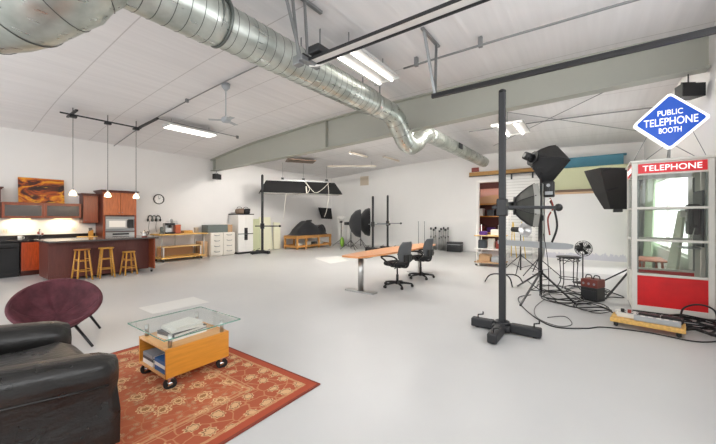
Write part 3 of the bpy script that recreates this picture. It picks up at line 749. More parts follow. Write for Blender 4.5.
# outlets and worktop odds
for x, lab in ((1.4, 'white outlet plate on the backsplash nearest the dishwasher'), (2.75, 'white outlet plate on the backsplash below the single-door cabinet')):
    t = thing('outlet_plate', lab, 'outlet', (x, YL - .001, 1.12), 0, 'backsplash outlets')
    P('plate', 'cream_drawer', t, ('box', -.06, -.008, -.06, .06, 0, .06, .003)); P('sockets', 'vent_tan', t, ('box', -.03, -.011, -.035, -.01, -.008, .035), ('box', .01, -.011, -.035, .03, -.008, .035))
t = thing('faucet', 'chrome gooseneck faucet on the black worktop', 'faucet', (2.0, 11.95, .901))
P('spout', 'chrome', t, ('tube', smooth_pts([(0, 0, 0), (0, 0, .2), (0, -.05, .28), (0, -.13, .26), (0, -.15, .2)], 5), .012, 8)); P('base', 'chrome', t, ('cyl', (0, 0, 0), (0, 0, .03), .028)); P('lever', 'chrome', t, ('bar', (.03, 0, .06), (.09, 0, .1), .012, .012))
solo('mug', MB().lathe([(0, 0), (.04, 0), (.042, .1), (.037, .1), (.035, .01), (0, .01)], 16).tube(smooth_pts([(.04, 0, .08), (.07, 0, .07), (.07, 0, .03), (.04, 0, .02)], 4), .006, 6), 'white_plastic', 'white mug on the black worktop above the dishwasher edge', 'mug', (1.6, 11.62, .901))
t = thing('flower_vase', 'small dark vase of red and white blooms on the worktop', 'vase', (1.96, 11.62, .901))
P('vase', 'black_plastic', t, ('lathe', [(0, 0), (.03, 0), (.04, .04), (.022, .09), (.03, .1)], 14))
for k in range(6): P('bloom', ['gear_red', 'white_plastic'][k % 2], t, ('ball', (.05 * math.cos(k), .05 * math.sin(k), .13 + .02 * (k % 3)), .025, 8))
solo('cutting_board', MB().box(-.2, -.13, 0, .2, .13, .025, .006), 'pine', 'wooden cutting board lying on the worktop beside the oven cabinet', 'cutting board', (2.95, 11.68, .901), 8)
t = thing('knife_block', 'wooden knife block with black handles next to the oven cabinet', 'knife block', (3.1, 11.95, .901))
P('block', 'stool_wood', t, ('prism', [(-.05, 0), (.05, 0), (.05, .2), (-.05, .16)], -.045, .045, {'mtx': Matrix.Rotation(PI / 2, 4, 'X')}))
for k in range(3): P('handle', 'black_plastic', t, ('bar', (-.03 + .03 * k, 0, .17), (-.04 + .03 * k, 0, .26), .016, .02))
# island
t = thing('kitchen_island', 'long dark brown kitchen island with a stone top on casters', 'kitchen island', (0, 0, 0))
i0, i1, iy0, iy1 = 1.83, 3.86, 9.88, 10.75
P('body', 'island_brown', t, ('box', i0, iy0, .07, i1 - .03, iy1, .9))
P('base_board', 'island_brown', t, ('box', i0 - .012, iy0 - .014, .05, i1 - .32, iy0, .13, .004))
P('end_panel', 'cherry', t, ('box', i1 - .03, iy0 - .34, .09, i1, iy1, .9, .003))
P('end_panel', 'island_brown', t, ('box', i0 - .03, iy0 - .0, .06, i0, iy1, .9, .003))
P('countertop', 'island_stone', t, ('box', i0 - .1, iy0 - .42, .902, i1 + .06, iy1 + .06, .942, .006))
for x in (i0 + .05, i1 - .06):
    for y in (iy0 + (.08 if x < 3 else -.26), iy1 - .08):
        c = P('caster', 'rubber', t, ('cyl', (x - .015, y, .032), (x + .015, y, .032), .032)); P('fork', 'grey_metal', c, ('box', x - .022, y - .02, .045, x + .022, y + .02, .092))
t = thing('kettle', 'small silver and red kettle at the right end of the island', 'kettle', (3.68, 9.75, .943))
P('pot', 'steel', t, ('lathe', [(0, 0), (.06, 0), (.065, .05), (.045, .13), (.02, .15), (0, .152)], 18)); P('handle', 'black_plastic', t, ('tube', smooth_pts([(.045, 0, .12), (.09, 0, .14), (.1, 0, .08), (.064, 0, .04)], 5), .008, 6))
P('spout', 'steel', t, ('cyl', (-.05, 0, .08), (-.1, 0, .14), .014, .008)); P('base', 'gear_red', t, ('cyl', (0, 0, 0), (0, 0, .018), .068)); P('lid_knob', 'black_plastic', t, ('ball', (0, 0, .165), .015, 8))
# stools
def stool(h, r, spread, label, loc, rz, seatm):
    t = thing('bar_stool', label, 'stool', loc, rz, 'wooden stools at the island')
    P('seat', seatm, t, ('lathe', [(0, h - .035), (r - .008, h - .035), (r, h - .025), (r, h - .008), (r - .01, h), (0, h - .006)], 28))
    top, ft = r * .55, spread
    cs = [(1, 1), (-1, 1), (-1, -1), (1, -1)]
    pt = lambda k, z: V((cs[k][0] * (ft + (top - ft) * z / h), cs[k][1] * (ft + (top - ft) * z / h), z))
    for k in range(4): P('leg', 'stool_wood', t, ('cyl', pt(k, 0), pt(k, h - .03), .019, .017, 10))
    for zi in (.3, .62):
        for k in range(4):
            z = h * zi + (.035 if k % 2 else 0); P('rung', 'stool_wood', t, ('cyl', pt(k, z), pt((k + 1) % 4, z), .011, None, 8))
    return t
stool(.735, .155, .145, 'wooden stool with the darker seat at the dishwasher end of the island', (2.33, 9.6, 0), 8, 'stool_seat')
stool(.735, .155, .145, 'middle wooden stool at the island, tall with a golden seat', (2.79, 9.6, 0), -6, 'stool_wood')
stool(.6, .14, .14, 'shortest wooden stool at the island, near the oven end', (3.27, 9.62, 0), 5, 'stool_wood')

# ---------------------------------------------------------------- along the left wall
t = thing('wall_clock', 'round black-rimmed wall clock above the workbench', 'clock', (5.0, YL - .001, 2.1))
t.rotation_euler = (PI / 2, 0, 0)
P('rim', 'black_plastic', t, ('lathe', [(.155, 0), (.175, .02), (.17, .045), (.148, .04), (.148, .02)], 32, {'caps': False})); P('face', 'clock_face', t, ('cyl', (0, 0, .005), (0, 0, .02), .15, None, 32))
b = MB()
for k in range(12):
    a = PI * k / 6; b.bar((math.sin(a) * .115, math.cos(a) * .115, .022), (math.sin(a) * .138, math.cos(a) * .138, .022), .01, .003)
b.build('hour_marks', 'black_plastic', t)
P('hour_hand', 'black_plastic', t, ('bar', (0, 0, .025), (.05, .05, .025), .012, .003)); P('minute_hand', 'black_plastic', t, ('bar', (0, 0, .028), (-.02, .11, .028), .008, .003))
# workbench
t = thing('workbench', 'rolling pine workbench with a middle shelf by the left wall', 'workbench', (0, 0, 0))
wx0, wx1, wy0, wy1 = 4.72, 6.2, 11.25, 11.95
P('bench_top', 'pine', t, ('box', wx0 - .06, wy0 - .04, .88, wx1 + .06, wy1, .92, .004))
P('shelf', 'pine_pale', t, ('box', wx0 + .12, wy0 + .12, .46, wx1 - .05, wy1 - .05, .485, .003))
P('bottom_shelf', 'pine', t, ('box', wx0, wy0, .1, wx1, wy1, .145, .004))
for x in (wx0 + .04, (wx0 + wx1) / 2, wx1 - .04):
    for y in (wy0 + .03, wy1 - .04):
        if abs(x - 5.46) < .1 and y < 11.5: continue
        P('leg', 'steel', t, ('cyl', (x, y, .145), (x, y, .88), .016))
for x in (wx0 + .14, wx1 - .1): P('shelf_post', 'white_enamel', t, ('box', x - .015, wy0 + .12, .145, x + .015, wy0 + .15, .46))
for x in (wx0 + .1, wx1 - .1):
    for y in (wy0 + .08, wy1 - .08):
        c = P('caster', 'rubber', t, ('cyl', (x, y - .015, .04), (x, y + .015, .04), .04)); P('fork', 'grey_metal', c, ('box', x - .02, y - .02, .055, x + .02, y + .02, .1))
t = thing('espresso_machine', 'copper and black espresso machine on the workbench', 'coffee machine', (5.2, 11.6, .921))
P('body', 'steel', t, ('box', -.2, -.02, 0, .2, .2, .36, .015)); P('side_panel', 'copper', t, ('box', .06, -.16, .0, .24, .18, .3, .015)); P('drip_tray', 'black_plastic', t, ('box', -.22, -.18, 0, .05, -.02, .05, .008))
P('group_head', 'black_plastic', t, ('cyl', (-.08, -.08, .2), (-.08, -.08, .28), .045), ('bar', (-.08, -.08, .22), (-.1, -.22, .2), .025, .025), ('box', -.22, -.16, .28, .05, -.02, .36, .01))
P('cup_rail', 'chrome', t, ('tube', [(-.18, 0, .37), (-.18, 0, .42), (.18, 0, .42), (.18, 0, .37)], .006, 6)); P('hopper', 'steel', t, ('lathe', [(.03, .36), (.05, .46), (.03, .5), (0, .5)], 14))
solo('coffee_grinder', MB().box(-.06, -.07, 0, .06, .07, .05, .01).cyl((0, 0, .05), (0, 0, .2), .05, .055).cyl((0, 0, .2), (0, 0, .24), .05, .03), 'box_teal', 'small dark grinder left of the espresso machine', 'grinder', (4.87, 11.55, .921))
solo('wooden_tray', MB().box(-.16, -.1, 0, .16, .1, .015).box(-.16, -.1, .015, -.145, .1, .09).box(.145, -.1, .015, .16, .1, .09).box(-.145, -.1, .015, .145, -.085, .09).box(-.145, .085, .015, .145, .1, .09), 'stool_wood', 'shallow wooden tray on the right half of the workbench', 'tray', (5.72, 11.6, .921), 4)
solo('storage_tin', MB().lathe([(0, 0), (.075, 0), (.075, .16), (.08, .165), (.08, .19), (0, .195)], 18), 'vent_tan', 'tan storage tin at the right end of the workbench', 'tin', (6.02, 11.55, .921))
solo('cardboard_box', MB().box(-.125, -.2, 0, .125, .2, .58, .006), 'kraft', 'brown cardboard carton between workbench and drawer cabinet', 'box', (6.37, 11.82, .001), 0)
solo('cardboard_sheet', MB().box(-.6, -.01, 0, .6, .01, .3, .002), 'kraft', 'flat brown cardboard sheet on the lower deck of the workbench', 'cardboard', (5.45, 11.85, .147), 0)
t = thing('wire_bin', 'dark grey waste bin between island and workbench', 'bin', (4.42, 11.75, 0))
P('bucket', 'dark_metal', t, ('lathe', [(0, 0), (.13, 0), (.16, .34), (.165, .35), (.15, .345), (.12, .01), (0, .01)], 20)); P('rim', 'black_plastic', t, ('tube', [(.163 * math.cos(k * PI / 10), .163 * math.sin(k * PI / 10), .35) for k in range(20)], .008, 6, True, True))
t = thing('headset_rack', 'wall hook rack holding dark headsets left of the workbench', 'wall rack', (4.84, YL - .001, 1.52))
P('rail', 'white_plastic', t, ('box', -.18, -.02, -.02, .18, 0, .02, .004))
for k, x in enumerate((-.12, 0, .12)):
    P('hook', 'chrome', t, ('tube', [(x, -.02, 0), (x, -.07, -.01), (x, -.075, .03)], .006, 6))
    P('headset', 'box_teal' if k == 1 else 'dark_metal', t, ('tube', smooth_pts([(x - .07, -.06, -.14), (x - .06, -.06, -.03), (x, -.06, .02), (x + .06, -.06, -.03), (x + .07, -.06, -.14)], 4), .016, 8), ('ball', (x - .07, -.06, -.14), .045, 10, (.6, 1, 1.2)), ('ball', (x + .07, -.06, -.14), .045, 10, (.6, 1, 1.2)))
for x in (-.14, .08): P('cord', 'cable_grey', t, ('tube', smooth_pts([(x, -.05, -.16), (x - .02, -.03, -.4), (x + .02, -.02, -.56)], 5), .006, 6))
# drawer cabinets
def drawers(x0, x1, label):
    t = thing('drawer_cabinet', label, 'drawer cabinet', (0, 0, 0), 0, 'white drawer cabinets')
    P('body', 'cream_drawer', t, ('box', x0, CY + .02, .04, x1, YL - .05, .895, .004), ('box', x0 + .02, CY + .05, 0, x1 - .02, YL - .08, .04))
    for k in range(4):
        z0 = .06 + k * .207; d = P('drawer', 'cream_drawer', t, ('box', x0 + .008, CY, z0, x1 - .008, CY + .019, z0 + .2, .004))
        xm = (x0 + x1) / 2; P('handle', 'grey_metal', d, ('tube', smooth_pts([(xm - .11, CY, z0 + .13), (xm - .07, CY - .035, z0 + .11), (xm + .07, CY - .035, z0 + .11), (xm + .11, CY, z0 + .13)], 3), .011, 6))
    return t
drawers(6.52, 7.02, 'four-drawer white cabinet next to the workbench'); drawers(7.03, 7.53, 'four-drawer white cabinet next to the tall white locker')
t = thing('equipment_case', 'long grey-green box lying across the two drawer cabinets', 'case', (6.97, 11.75, .896))
P('body', 'box_teal', t, ('box', -.52, -.22, 0, .3, .22, .29, .012)); P('end_section', 'kraft', t, ('box', .305, -.22, 0, .5, .22, .29, .012))
# locker
t = thing('storage_locker', 'tall white plastic locker with four doors and dark handles', 'locker', (0, 0, 0))
lx0, lx1 = 7.66, 8.36
P('body', 'white_plastic', t, ('box', lx0, CY - .0, .07, lx1, YL - .05, 1.58, .006)); P('plinth', 'black_plastic', t, ('box', lx0 - .02, CY - .05, 0, lx1 + .02, YL - .05, .068)); P('top_cap', 'dark_metal', t, ('box', lx0 - .03, CY - .05, 1.582, lx1 + .03, YL - .03, 1.62, .006))
P('shelf_band', 'dark_metal', t, ('box', lx0, CY - .03, .79, lx1, CY - .001, .815))
lm = (lx0 + lx1) / 2
for x0, x1, hx in ((lx0, lm - .004, lm - .04), (lm + .004, lx1, lm + .04)):
    for z0, z1, h0, h1 in ((.075, .785, .55, .785), (.82, 1.575, .82, 1.05)):
        d = P('door', 'white_plastic', t, ('box', x0, CY - .025, z0, x1, CY - .001, z1, .006)); P('handle', 'dark_metal', d, ('box', hx - .033, CY - .045, h0, hx + .033, CY - .0255, h1, .006))
for x, m_, lab in ((7.9, 'roller_brown', 'brown camera bag on top of the white locker'), (8.2, 'black_plastic', 'black camera bag on top of the white locker')):
    t = thing('camera_bag', lab, 'camera bag', (x, 11.7, 1.621))
    P('body', m_, t, ('box', -.14, -.12, 0, .14, .12, .2, .04)); P('flap', m_, t, ('box', -.13, -.13, .12, .13, -.1, .22, .014)); P('strap', 'black_fabric', t, ('tube', smooth_pts([(-.13, 0, .17), (-.08, 0, .27), (.08, 0, .27), (.13, 0, .17)], 4), .01, 6))
for x, m_, lab, wd, h in ((8.83, 'pale_board_green', 'greenish foam board leaning on the wall beside the locker', .52, 1.42), (9.42, 'pale_board', 'cream foam board leaning on the wall behind the far column stand', .62, 1.5)):
    o = solo('foam_board', MB().box(-wd / 2, 0, 0, wd / 2, .05, h, .004), m_, lab, 'foam board', (x, 11.83, 0), 0, 'leaning foam boards'); o.rotation_euler = (math.radians(-7), 0, 0)
o = solo('foam_board', MB().box(-.2, 0, 0, .2, .04, 1.25, .004), 'pale_board', 'narrow cream board leaning next to the wide one by the wall', 'foam board', (9.98, 11.83, 0), 0, 'leaning foam boards'); o.rotation_euler = (math.radians(-7), math.radians(5), 0)
# wall loudspeakers
def speaker(name, loc, rz, label, rod):
    t = thing(name, label, 'loudspeaker', loc, rz)
    P('cabinet', 'black_plastic', t, ('prism', [(-.16, 0), (.16, 0), (.11, .2), (-.11, .2)], -.1, .1)); P('grille', 'dark_metal', t, ('box', -.15, -.012, -.09, .15, -.001, .09, .004))
    P('bracket', 'dark_metal', t, ('tube', [(-.1, .1, .1), (-.1, .1, .14), (.1, .1, .14), (.1, .1, .1)], .008, 6), ('cyl', (0, .1, .14), (0, .1, rod), .008, None, 6))
    return t
speaker('loudspeaker', (7.0, 11.72, 3.06), 25, 'small black loudspeaker under the left end of the roof beam', bz(11.8) - 3.06)
t = speaker('loudspeaker', (6.93, -1.28, 3.4), -60, 'black loudspeaker hanging from the beam behind the telephone sign', bz(-1.2) - 3.4)

# column camera stands
def column(loc, rz, H, label, arms, s=1.0, sw=.078):
    t = thing('column_stand', label, 'studio stand', loc, rz)
    P('column', 'column_black', t, ('box', -sw / 2, -sw / 2, .11, sw / 2, sw / 2, H, .012)); P('cap', 'black_plastic', t, ('lathe', [(.045, H), (.042, H + .02), (.025, H + .035), (0, H + .04)], 14))
    P('hub', 'column_black', t, ('box', -.11, -.11, .02, .11, .11, .1, .02), ('cyl', (0, 0, .1), (0, 0, .135), .095, .085, 20))
    for a, L in ((90, .38), (-90, .44), (180, .55)):
        ca, sa = math.cos(math.radians(a)), math.sin(math.radians(a))
        f = P('foot', 'column_black', t, ('bar', (ca * .1, sa * .1, .068), (ca * L, sa * L, .068), .11, .11, .015))
        P('crank', 'black_metal', f, ('tube', [(ca * (L - .08), sa * (L - .08), .12), (ca * (L - .08), sa * (L - .08), .165), (ca * (L - .08) + .05, sa * (L - .08) - .05, .165), (ca * (L - .08) + .05, sa * (L - .08) - .05, .2)], .01, 6))
        P('pad', 'rubber', f, ('cyl', (ca * (L - .07), sa * (L - .07), 0), (ca * (L - .07), sa * (L - .07), .013), .03))
    for z, a, l0, l1, m_ in arms:
        ca, sa = math.cos(math.radians(a - rz)), math.sin(math.radians(a - rz))
        P('carriage', 'black_metal', t, ('box', -.06, -.06, z - .11, .06, .06, z + .11, .012)); px_, py_ = -sa * .12, ca * .12
        q = P('arm', m_, t, ('bar', (ca * l0, sa * l0, z), (ca * l1, sa * l1, z), .04, .042, .008)); P('arm_clamp', 'black_plastic', q, ('ball', (ca * l1, sa * l1, z), .05, 10))
    return t
RA = math.degrees(math.atan2(-.811, .585))           # direction across the view
column((4.42, .91, 0), 0, 3.06, 'tall black column stand in the middle foreground of the studio', [(1.585, RA, -.13, .72, 'column_black')])
column((8.42, 10.9, 0), 0, 3.2, 'tall black column stand beside the white locker', [(1.12, RA, -.3, .72, 'column_black')])
column((12.15, 7.93, 0), 0, 2.4, 'nearer of the two column stands by the far wall', [(1.17, RA, -.2, .75, 'grey_metal')])
column((13.0, 7.66, 0), 0, 2.48, 'further of the two column stands by the far wall', [(1.2, RA, -.5, .62, 'grey_metal')])

# hanging overhead softbox
bank_dir = math.degrees(math.atan2(-1.93, 2.86))
t = thing('overhead_softbox', 'long black overhead softbox hung on ropes in the far corner', 'softbox', (10.0, 10.28, 2.5), bank_dir)
L2, W2, HB = 1.76, .42, .52
P('shell', 'bank_black', t, ('surf', [[(-L2, -W2, 0), (L2, -W2, .0), (L2, W2, 0), (-L2, W2, 0)], [(-L2 + .02, -W2 + .01, .06), (L2 - .02, -W2 + .01, .06), (L2 - .02, W2 - .01, .06), (-L2 + .02, W2 - .01, .06)], [(-L2 + .26, -.14, HB), (L2 - .26, -.14, HB), (L2 - .26, .14, HB), (-L2 + .26, .14, HB)]], {'closed_u': True, 'smooth': False}))
P('top_panel', 'bank_black', t, ('box', -L2 + .27, -.135, HB - .01, L2 - .27, .135, HB + .01))
P('diffuser', 'diffuser', t, ('box', -L2 + .03, -W2 + .03, .005, L2 - .03, W2 - .03, .012))
P('ridge_bar', 'grey_metal', t, ('bar', (-.85, 0, HB + .06), (1.25, 0, HB + .06), .04, .04))
for x in (-.8, .1, 1.15):
    P('pulley', 'black_plastic', t, ('box', x - .06, -.04, HB + .09, x + .06, .04, HB + .17, .01)); P('hanging_wire', 'grey_metal', t, ('cyl', (x, 0, HB + .17), (x, 0, 1.34 if x < .5 else 1.3), .006, None, 6))
for pts in ([(.1, -.2, .55), (.28, -.42, .22), (.2, -.45, .02), (.15, -.45, -.02)], [(.15, -.3, .5), (.5, -.46, .05), (.85, -.4, .2), (1.2, -.2, .52)], [(1.15, -.2, .55), (1.13, -.45, 0), (1.1, -.3, -.6), (1.0, -.2, -1.0)], [(-.7, -.45, -.02), (-.75, -.4, -.5), (-.8, -.3, -1.1)]):
    P('rope', 'rope_white', t, ('tube', smooth_pts(pts, 6), .011, 6))
P('knotted_rope', 'rope_white', t, ('bar', (.13, -.46, .3), (.16, -.46, .0), .07, .04))

# wooden storage crate with a covered heap on it
t = thing('wooden_crate', 'low pine frame crate on the floor in the far corner', 'crate', (10.3, 10.85, 0))
cx, cy = 2.4, .9
for x in (.05, .62, 1.5, cx - .05):
    for y in (.04, cy - .04): P('post', 'crate_wood', t, ('box', x - .045, y - .035, 0, x + .045, y + .035, .6, .005))
for z in (.13, .54):
    for y in (-.012, cy - .012): P('rail', 'crate_wood', t, ('box', 0, y, z - .05, cx, y + .022, z + .05, .004))
    for x in (-.012, cx - .01): P('rail', 'crate_wood', t, ('box', x, 0, z - .05, x + .022, cy, z + .05, .004))
P('deck', 'crate_wood', t, ('box', .1, .08, .1, cx - .1, cy - .08, .13), ('box', .0, .0, .6, cx, cy, .625))
for k, (x, r, m_, lab) in enumerate(((.35, .07, 'white_plastic', 'white paper roll at the left end inside the crate'), (.9, .09, 'rope_white', 'cream fabric roll in the middle of the crate'), (1.3, .08, 'black_fabric', 'black fabric roll inside the crate'), (1.75, .08, 'white_plastic', 'white paper roll at the right end inside the crate'))):
    solo('fabric_roll', MB().cyl((-.22, 0, 0), (.22, 0, 0), r, None, 14), m_, lab, 'roll', (10.35 + x, 11.12, .132 + r), 8, 'rolls in the crate')
rows = []
for i in range(26):
    u = i / 25; r = []
    for j in range(15):
        v_ = j / 14; s = math.sin(PI * v_)
        hgt = (.05 + .62 * math.exp(-((u - .42) / .31) ** 2) + .34 * math.exp(-((u - .85) / .13) ** 2)) * min(1, s * 1.5) + .02 * math.sin(9 * u + 6 * v_) * s
        r.append((.1 + u * 2.15, .0 + .03 * math.sin(7 * u) + v_ * .86, .627 + max(0, hgt * (min(1, u * 9)) * min(1, (1 - u) * 9))))
    rows.append(r)
t = thing('covered_equipment', 'heap of equipment under a black cloth on the pine crate', 'covered equipment', (10.33, 10.9, 0))
P('cloth', 'black_fabric', t, ('surf', rows)); P('side_loop', 'black_fabric', t, ('tube', smooth_pts([(1.55, .1, .95), (1.72, .02, 1.1), (1.95, .05, .95), (2.05, .08, .75)], 5), .04, 8)); P('top_roll', 'softbox_fabric', t, ('cyl', (.85, .2, 1.3), (1.2, .25, 1.32), .05, None, 10))
# folded softbox hung on the left wall in the corner
t = thing('folded_softbox', 'black folded softbox hung high on the wall near the corner', 'softbox', (13.2, 11.7, 1.72), -30)
P('shell', 'bank_black', t, ('surf', [[(-.38, -.1, .3), (.3, -.1, .26), (.3, .1, .26), (-.38, .1, .3)], [(-.2, -.16, -.3), (.36, -.14, -.34), (.36, .1, -.34), (-.2, .1, -.3)]], {'closed_u': True, 'smooth': False, 'caps': True}))
P('hook', 'grey_metal', t, ('cyl', (0, .08, .24), (.12, .3, .3), .012, None, 6))

# light stands with round softboxes in the corner
def tripod(parent, H, r, zc=.45, m_='black_metal', phase=0, pr=.014):
    P('pole', m_, parent, ('cyl', (0, 0, .06), (0, 0, H * .55), pr + .004, None, 10), ('cyl', (0, 0, H * .55), (0, 0, H), pr, None, 10))
    P('collar', 'black_plastic', parent, ('cyl', (0, 0, zc - .03), (0, 0, zc + .03), pr + .014, None, 10))
    for k in range(3):
        a = phase + 2 * PI * k / 3; P('leg', m_, parent, ('cyl', (math.cos(a) * .02, math.sin(a) * .02, zc), (math.cos(a) * r, math.sin(a) * r, .008), .011, None, 8))
        P('brace', m_, parent, ('cyl', (0, 0, .12), (math.cos(a) * r * .55, math.sin(a) * r * .55, zc * .47), .006, None, 6))
def octabox(loc, label, R, depth, ang, zc, H, m_='black_fabric'):
    t = thing('round_softbox', label, 'softbox', loc)
    tripod(t, H, .5, .4)
    d = V((math.cos(ang), math.sin(ang), 0)); mt = Matrix.Translation((0, 0, zc)) @ d.to_track_quat('Z', 'Y').to_matrix().to_4x4()
    P('shell', m_, t, ('lathe', [(.09, -depth * .2), (R * .55, 0), (R * .9, depth * .45), (R, depth * .85), (R * .98, depth)], 16, {'mtx': mt, 'caps': False}))
    P('diffuser', 'diffuser', t, ('lathe', [(0, depth * .96), (R * .96, depth * .95)], 16, {'mtx': mt})); P('light_head', 'black_plastic', t, ('lathe', [(0, -depth * .2 - .22), (.07, -depth * .2 - .21), (.075, -depth * .2), (0, -depth * .2)], 14, {'mtx': mt}))
    return t
ra = math.radians(RA)
octabox((11.8, 8.9, 0), 'black round softbox on a stand, left one of the corner pair', .65, .46, ra, 1.2, 1.25)
octabox((13.0, 9.2, 0), 'black round softbox on a stand just left of the column stands', .7, .46, ra, 1.25, 1.3)
t = thing('umbrella_stand', 'stand draped with a white reflector beside the black round softboxes', 'light stand', (12.95, 10.4, 0))
tripod(t, 1.5, .45, .35)
P('reflector', 'white_plastic', t, ('lathe', [(.05, 1.28), (.2, 1.4), (.22, 1.55), (.2, 1.55), (.04, 1.3)], 18)); P('drape', 'diffuser', t, ('surf', [[(.02 + .1 * s_, -.05 + .1 * s_ * (k % 2) * .4 + k * .06 - .12, 1.25 - s_ * .95) for k in range(8)] for s_ in (0, .3, .6, 1)]))
P('bracket', 'dark_metal', t, ('box', -.06, -.06, 1.2, .06, .06, 1.3, .01))
solo('green_bag', MB().ball((0, 0, .26), .2, 14, (.6, .5, 1.25)), 'green_bag', 'green bag standing by the reflector stand in the corner', 'bag', (12.4, 9.9, 0.013))
t = thing('white_umbrella', 'folded white umbrella leaning near the green bag', 'umbrella', (13.3, 10.2, 0))
P('canopy', 'white_plastic', t, ('lathe', [(.02, .15), (.12, .4), (.1, .9), (.03, 1.15), (0, 1.2)], 12)); P('shaft', 'dark_metal', t, ('cyl', (0, 0, 0), (0, 0, .2), .012, None, 8))

# far wall
t = thing('air_vent', 'tan louvred air vent high on the far wall', 'vent', (XM - .001, 9.8, 3.44))
P('frame', 'vent_tan', t, ('box', -.02, -.27, -.24, 0, .27, .24, .004)); b = MB()
for k in range(9): b.bar((-.024, -.24, -.2 + k * .05), (-.024, .24, -.2 + k * .05), .02, .008)
b.build('louvres', 'vent_tan', t)
for y, lab in ((6.45, 'thin bare stand by the far wall, left of the pair'), (6.15, 'thin bare stand by the far wall, nearer the silver bundle')):
    t = thing('light_stand', lab, 'light stand', (13.75, y, 0), 0, 'thin stands by the far wall'); P('pole', 'grey_metal', t, ('cyl', (0, 0, .02), (0, 0, 1.3), .016, None, 8)); P('base', 'dark_metal', t, ('cyl', (0, 0, 0), (0, 0, .03), .14))
k = 0; sbase = None
BUN = [(5.9, 1.02), (5.79, .96), (5.68, 1.05), (5.52, .9), (5.42, 1.0), (5.32, 1.05), (5.22, .97), (5.12, 1.04)]
NM = ['first', 'second', 'third', 'fourth', 'fifth', 'sixth', 'seventh', 'eighth']
for y, h in BUN:
    lab = NM[k] + ' from the left of the folded silver stands against the far wall'
    if sbase is None:
        t = sbase = thing('folded_stand', lab, 'light stand', (13.9, y, 0), 0, 'folded silver stands')
        P('pole', 'steel', t, ('cyl', (0, 0, .02), (0, 0, 1.0), .024, None, 8)); P('collar', 'black_plastic', t, ('cyl', (0, 0, .55), (0, 0, .63), .032, None, 8)); P('head', 'dark_metal', t, ('box', -.035, -.035, .9, .035, .035, 1.0, .006))
        for j in range(3): a = 2 * PI * j / 3; P('leg', 'steel', t, ('cyl', (.03 * math.cos(a), .03 * math.sin(a), .6), (.04 * math.cos(a), .04 * math.sin(a), 0), .016, None, 6))
    else: t = dup(sbase, (13.9 + .05 * (k % 2), y, 0), 40 * k, lab)
    t.scale = (1, 1, h); k += 1
t = thing('equipment_case', 'dark grey case on the floor by the far wall next to silver stands', 'case', (13.75, 4.74, 0))
P('body', 'dark_metal', t, ('box', -.2, -.3, 0.0, .2, .3, .42, .02)); P('lid_band', 'grey_metal', t, ('box', -.205, -.305, .3, .205, .305, .325, .004)); P('handle', 'black_plastic', t, ('tube', [(-.21, -.08, .25), (-.235, -.07, .25), (-.235, .07, .25), (-.21, .08, .25)], .008, 6))
# doorway, sliding door and storage
t = thing('sliding_door_track', 'long wooden sliding door header across the far wall', 'door track', (0, 0, 0))
P('beam', 'track_wood', t, ('box', XM - .16, 1.35, 3.22, XM - .001, 4.22, 3.4, .006)); P('rail', 'dark_metal', t, ('box', XM - .19, 1.35, 3.2, XM - .165, 4.22, 3.24))
t = thing('sliding_door', 'white ribbed sliding door pushed aside right of the storage doorway', 'door', (0, 0, 0))
P('leaf', 'ribbed_white', t, ('box', XM - .12, 1.52, .03, XM - .07, 2.83, 3.12, .005))
for y in (1.8, 2.55): P('roller_strap', 'dark_metal', t, ('box', XM - .15, y - .03, 3.0, XM - .125, y + .03, 3.21))
solo('exit_sign', MB().box(-.03, -.15, -.09, .03, .15, .09, .01), 'gear_red', 'small red sign box above the left end of the sliding door header', 'sign', (XM - .032, 4.0, 3.52))
t = thing('wooden_hutch', 'tall wooden shelf unit seen through the storage doorway', 'shelf unit', (15.6, 3.15, 0))
P('side_panel', 'honey', t, ('box', -.25, 1.28, 0, .25, 1.36, 2.1)); P('side_panel', 'honey', t, ('box', -.25, -.9, 0, .25, -.82, 2.1)); P('back_panel', 'storage_dark', t, ('box', .22, -.82, 0, .25, 1.28, 2.1))
for z in (.05, .75, 1.5, 2.06): P('shelf', 'honey', t, ('box', -.25, -.82, z, .22, 1.28, z + .045))
P('arch', 'kraft', t, ('prism', [(-.82, 2.1), (1.28, 2.1), (1.28, 2.14)] + [(.23 + 1.05 * math.cos(a), 2.14 + .35 * math.sin(a)) for a in [PI * i / 10 for i in range(11)]] + [(-.82, 2.14)], -.25, -.2, {'mtx': Matrix(((0, 0, 1, 0), (1, 0, 0, 0), (0, 1, 0, 0), (0, 0, 0, 1)))}))
G = [('storage_bin', 'gear_red', .34, .3, 'red bin'), ('storage_bin', 'purple', .3, .22, 'purple bin'), ('storage_bin', 'white_plastic', .32, .34, 'white bin'), ('storage_bin', 'book_dark', .3, .28, 'dark bin'), ('storage_bin', 'green_bag', .28, .25, 'green bin')]
for si, (z, sn) in enumerate(((.797, 'middle'), (1.547, 'upper'), (.097, 'bottom'))):
    for j in range(4):
        n, m_, wd, h, lb = G[(j + 2 * si) % 5]
        solo(n, MB().box(-.15, -wd / 2, 0, .15, wd / 2, h, .012).box(-.16, -wd / 2 - .01, h - .05, .16, wd / 2 + .01, h - .02, .004), m_, lb + ' on the ' + sn + ' shelf of the storage unit', 'bin', (15.55, 4.15 - j * .48, z), 0, 'bins on the storage shelves')
solo('storage_beam', MB().box(14.9, 1.15, 2.75, 15.05, 5.45, 3.0, .01), 'storage_dark', 'dark red beam under the ceiling of the storage room', 'beam')

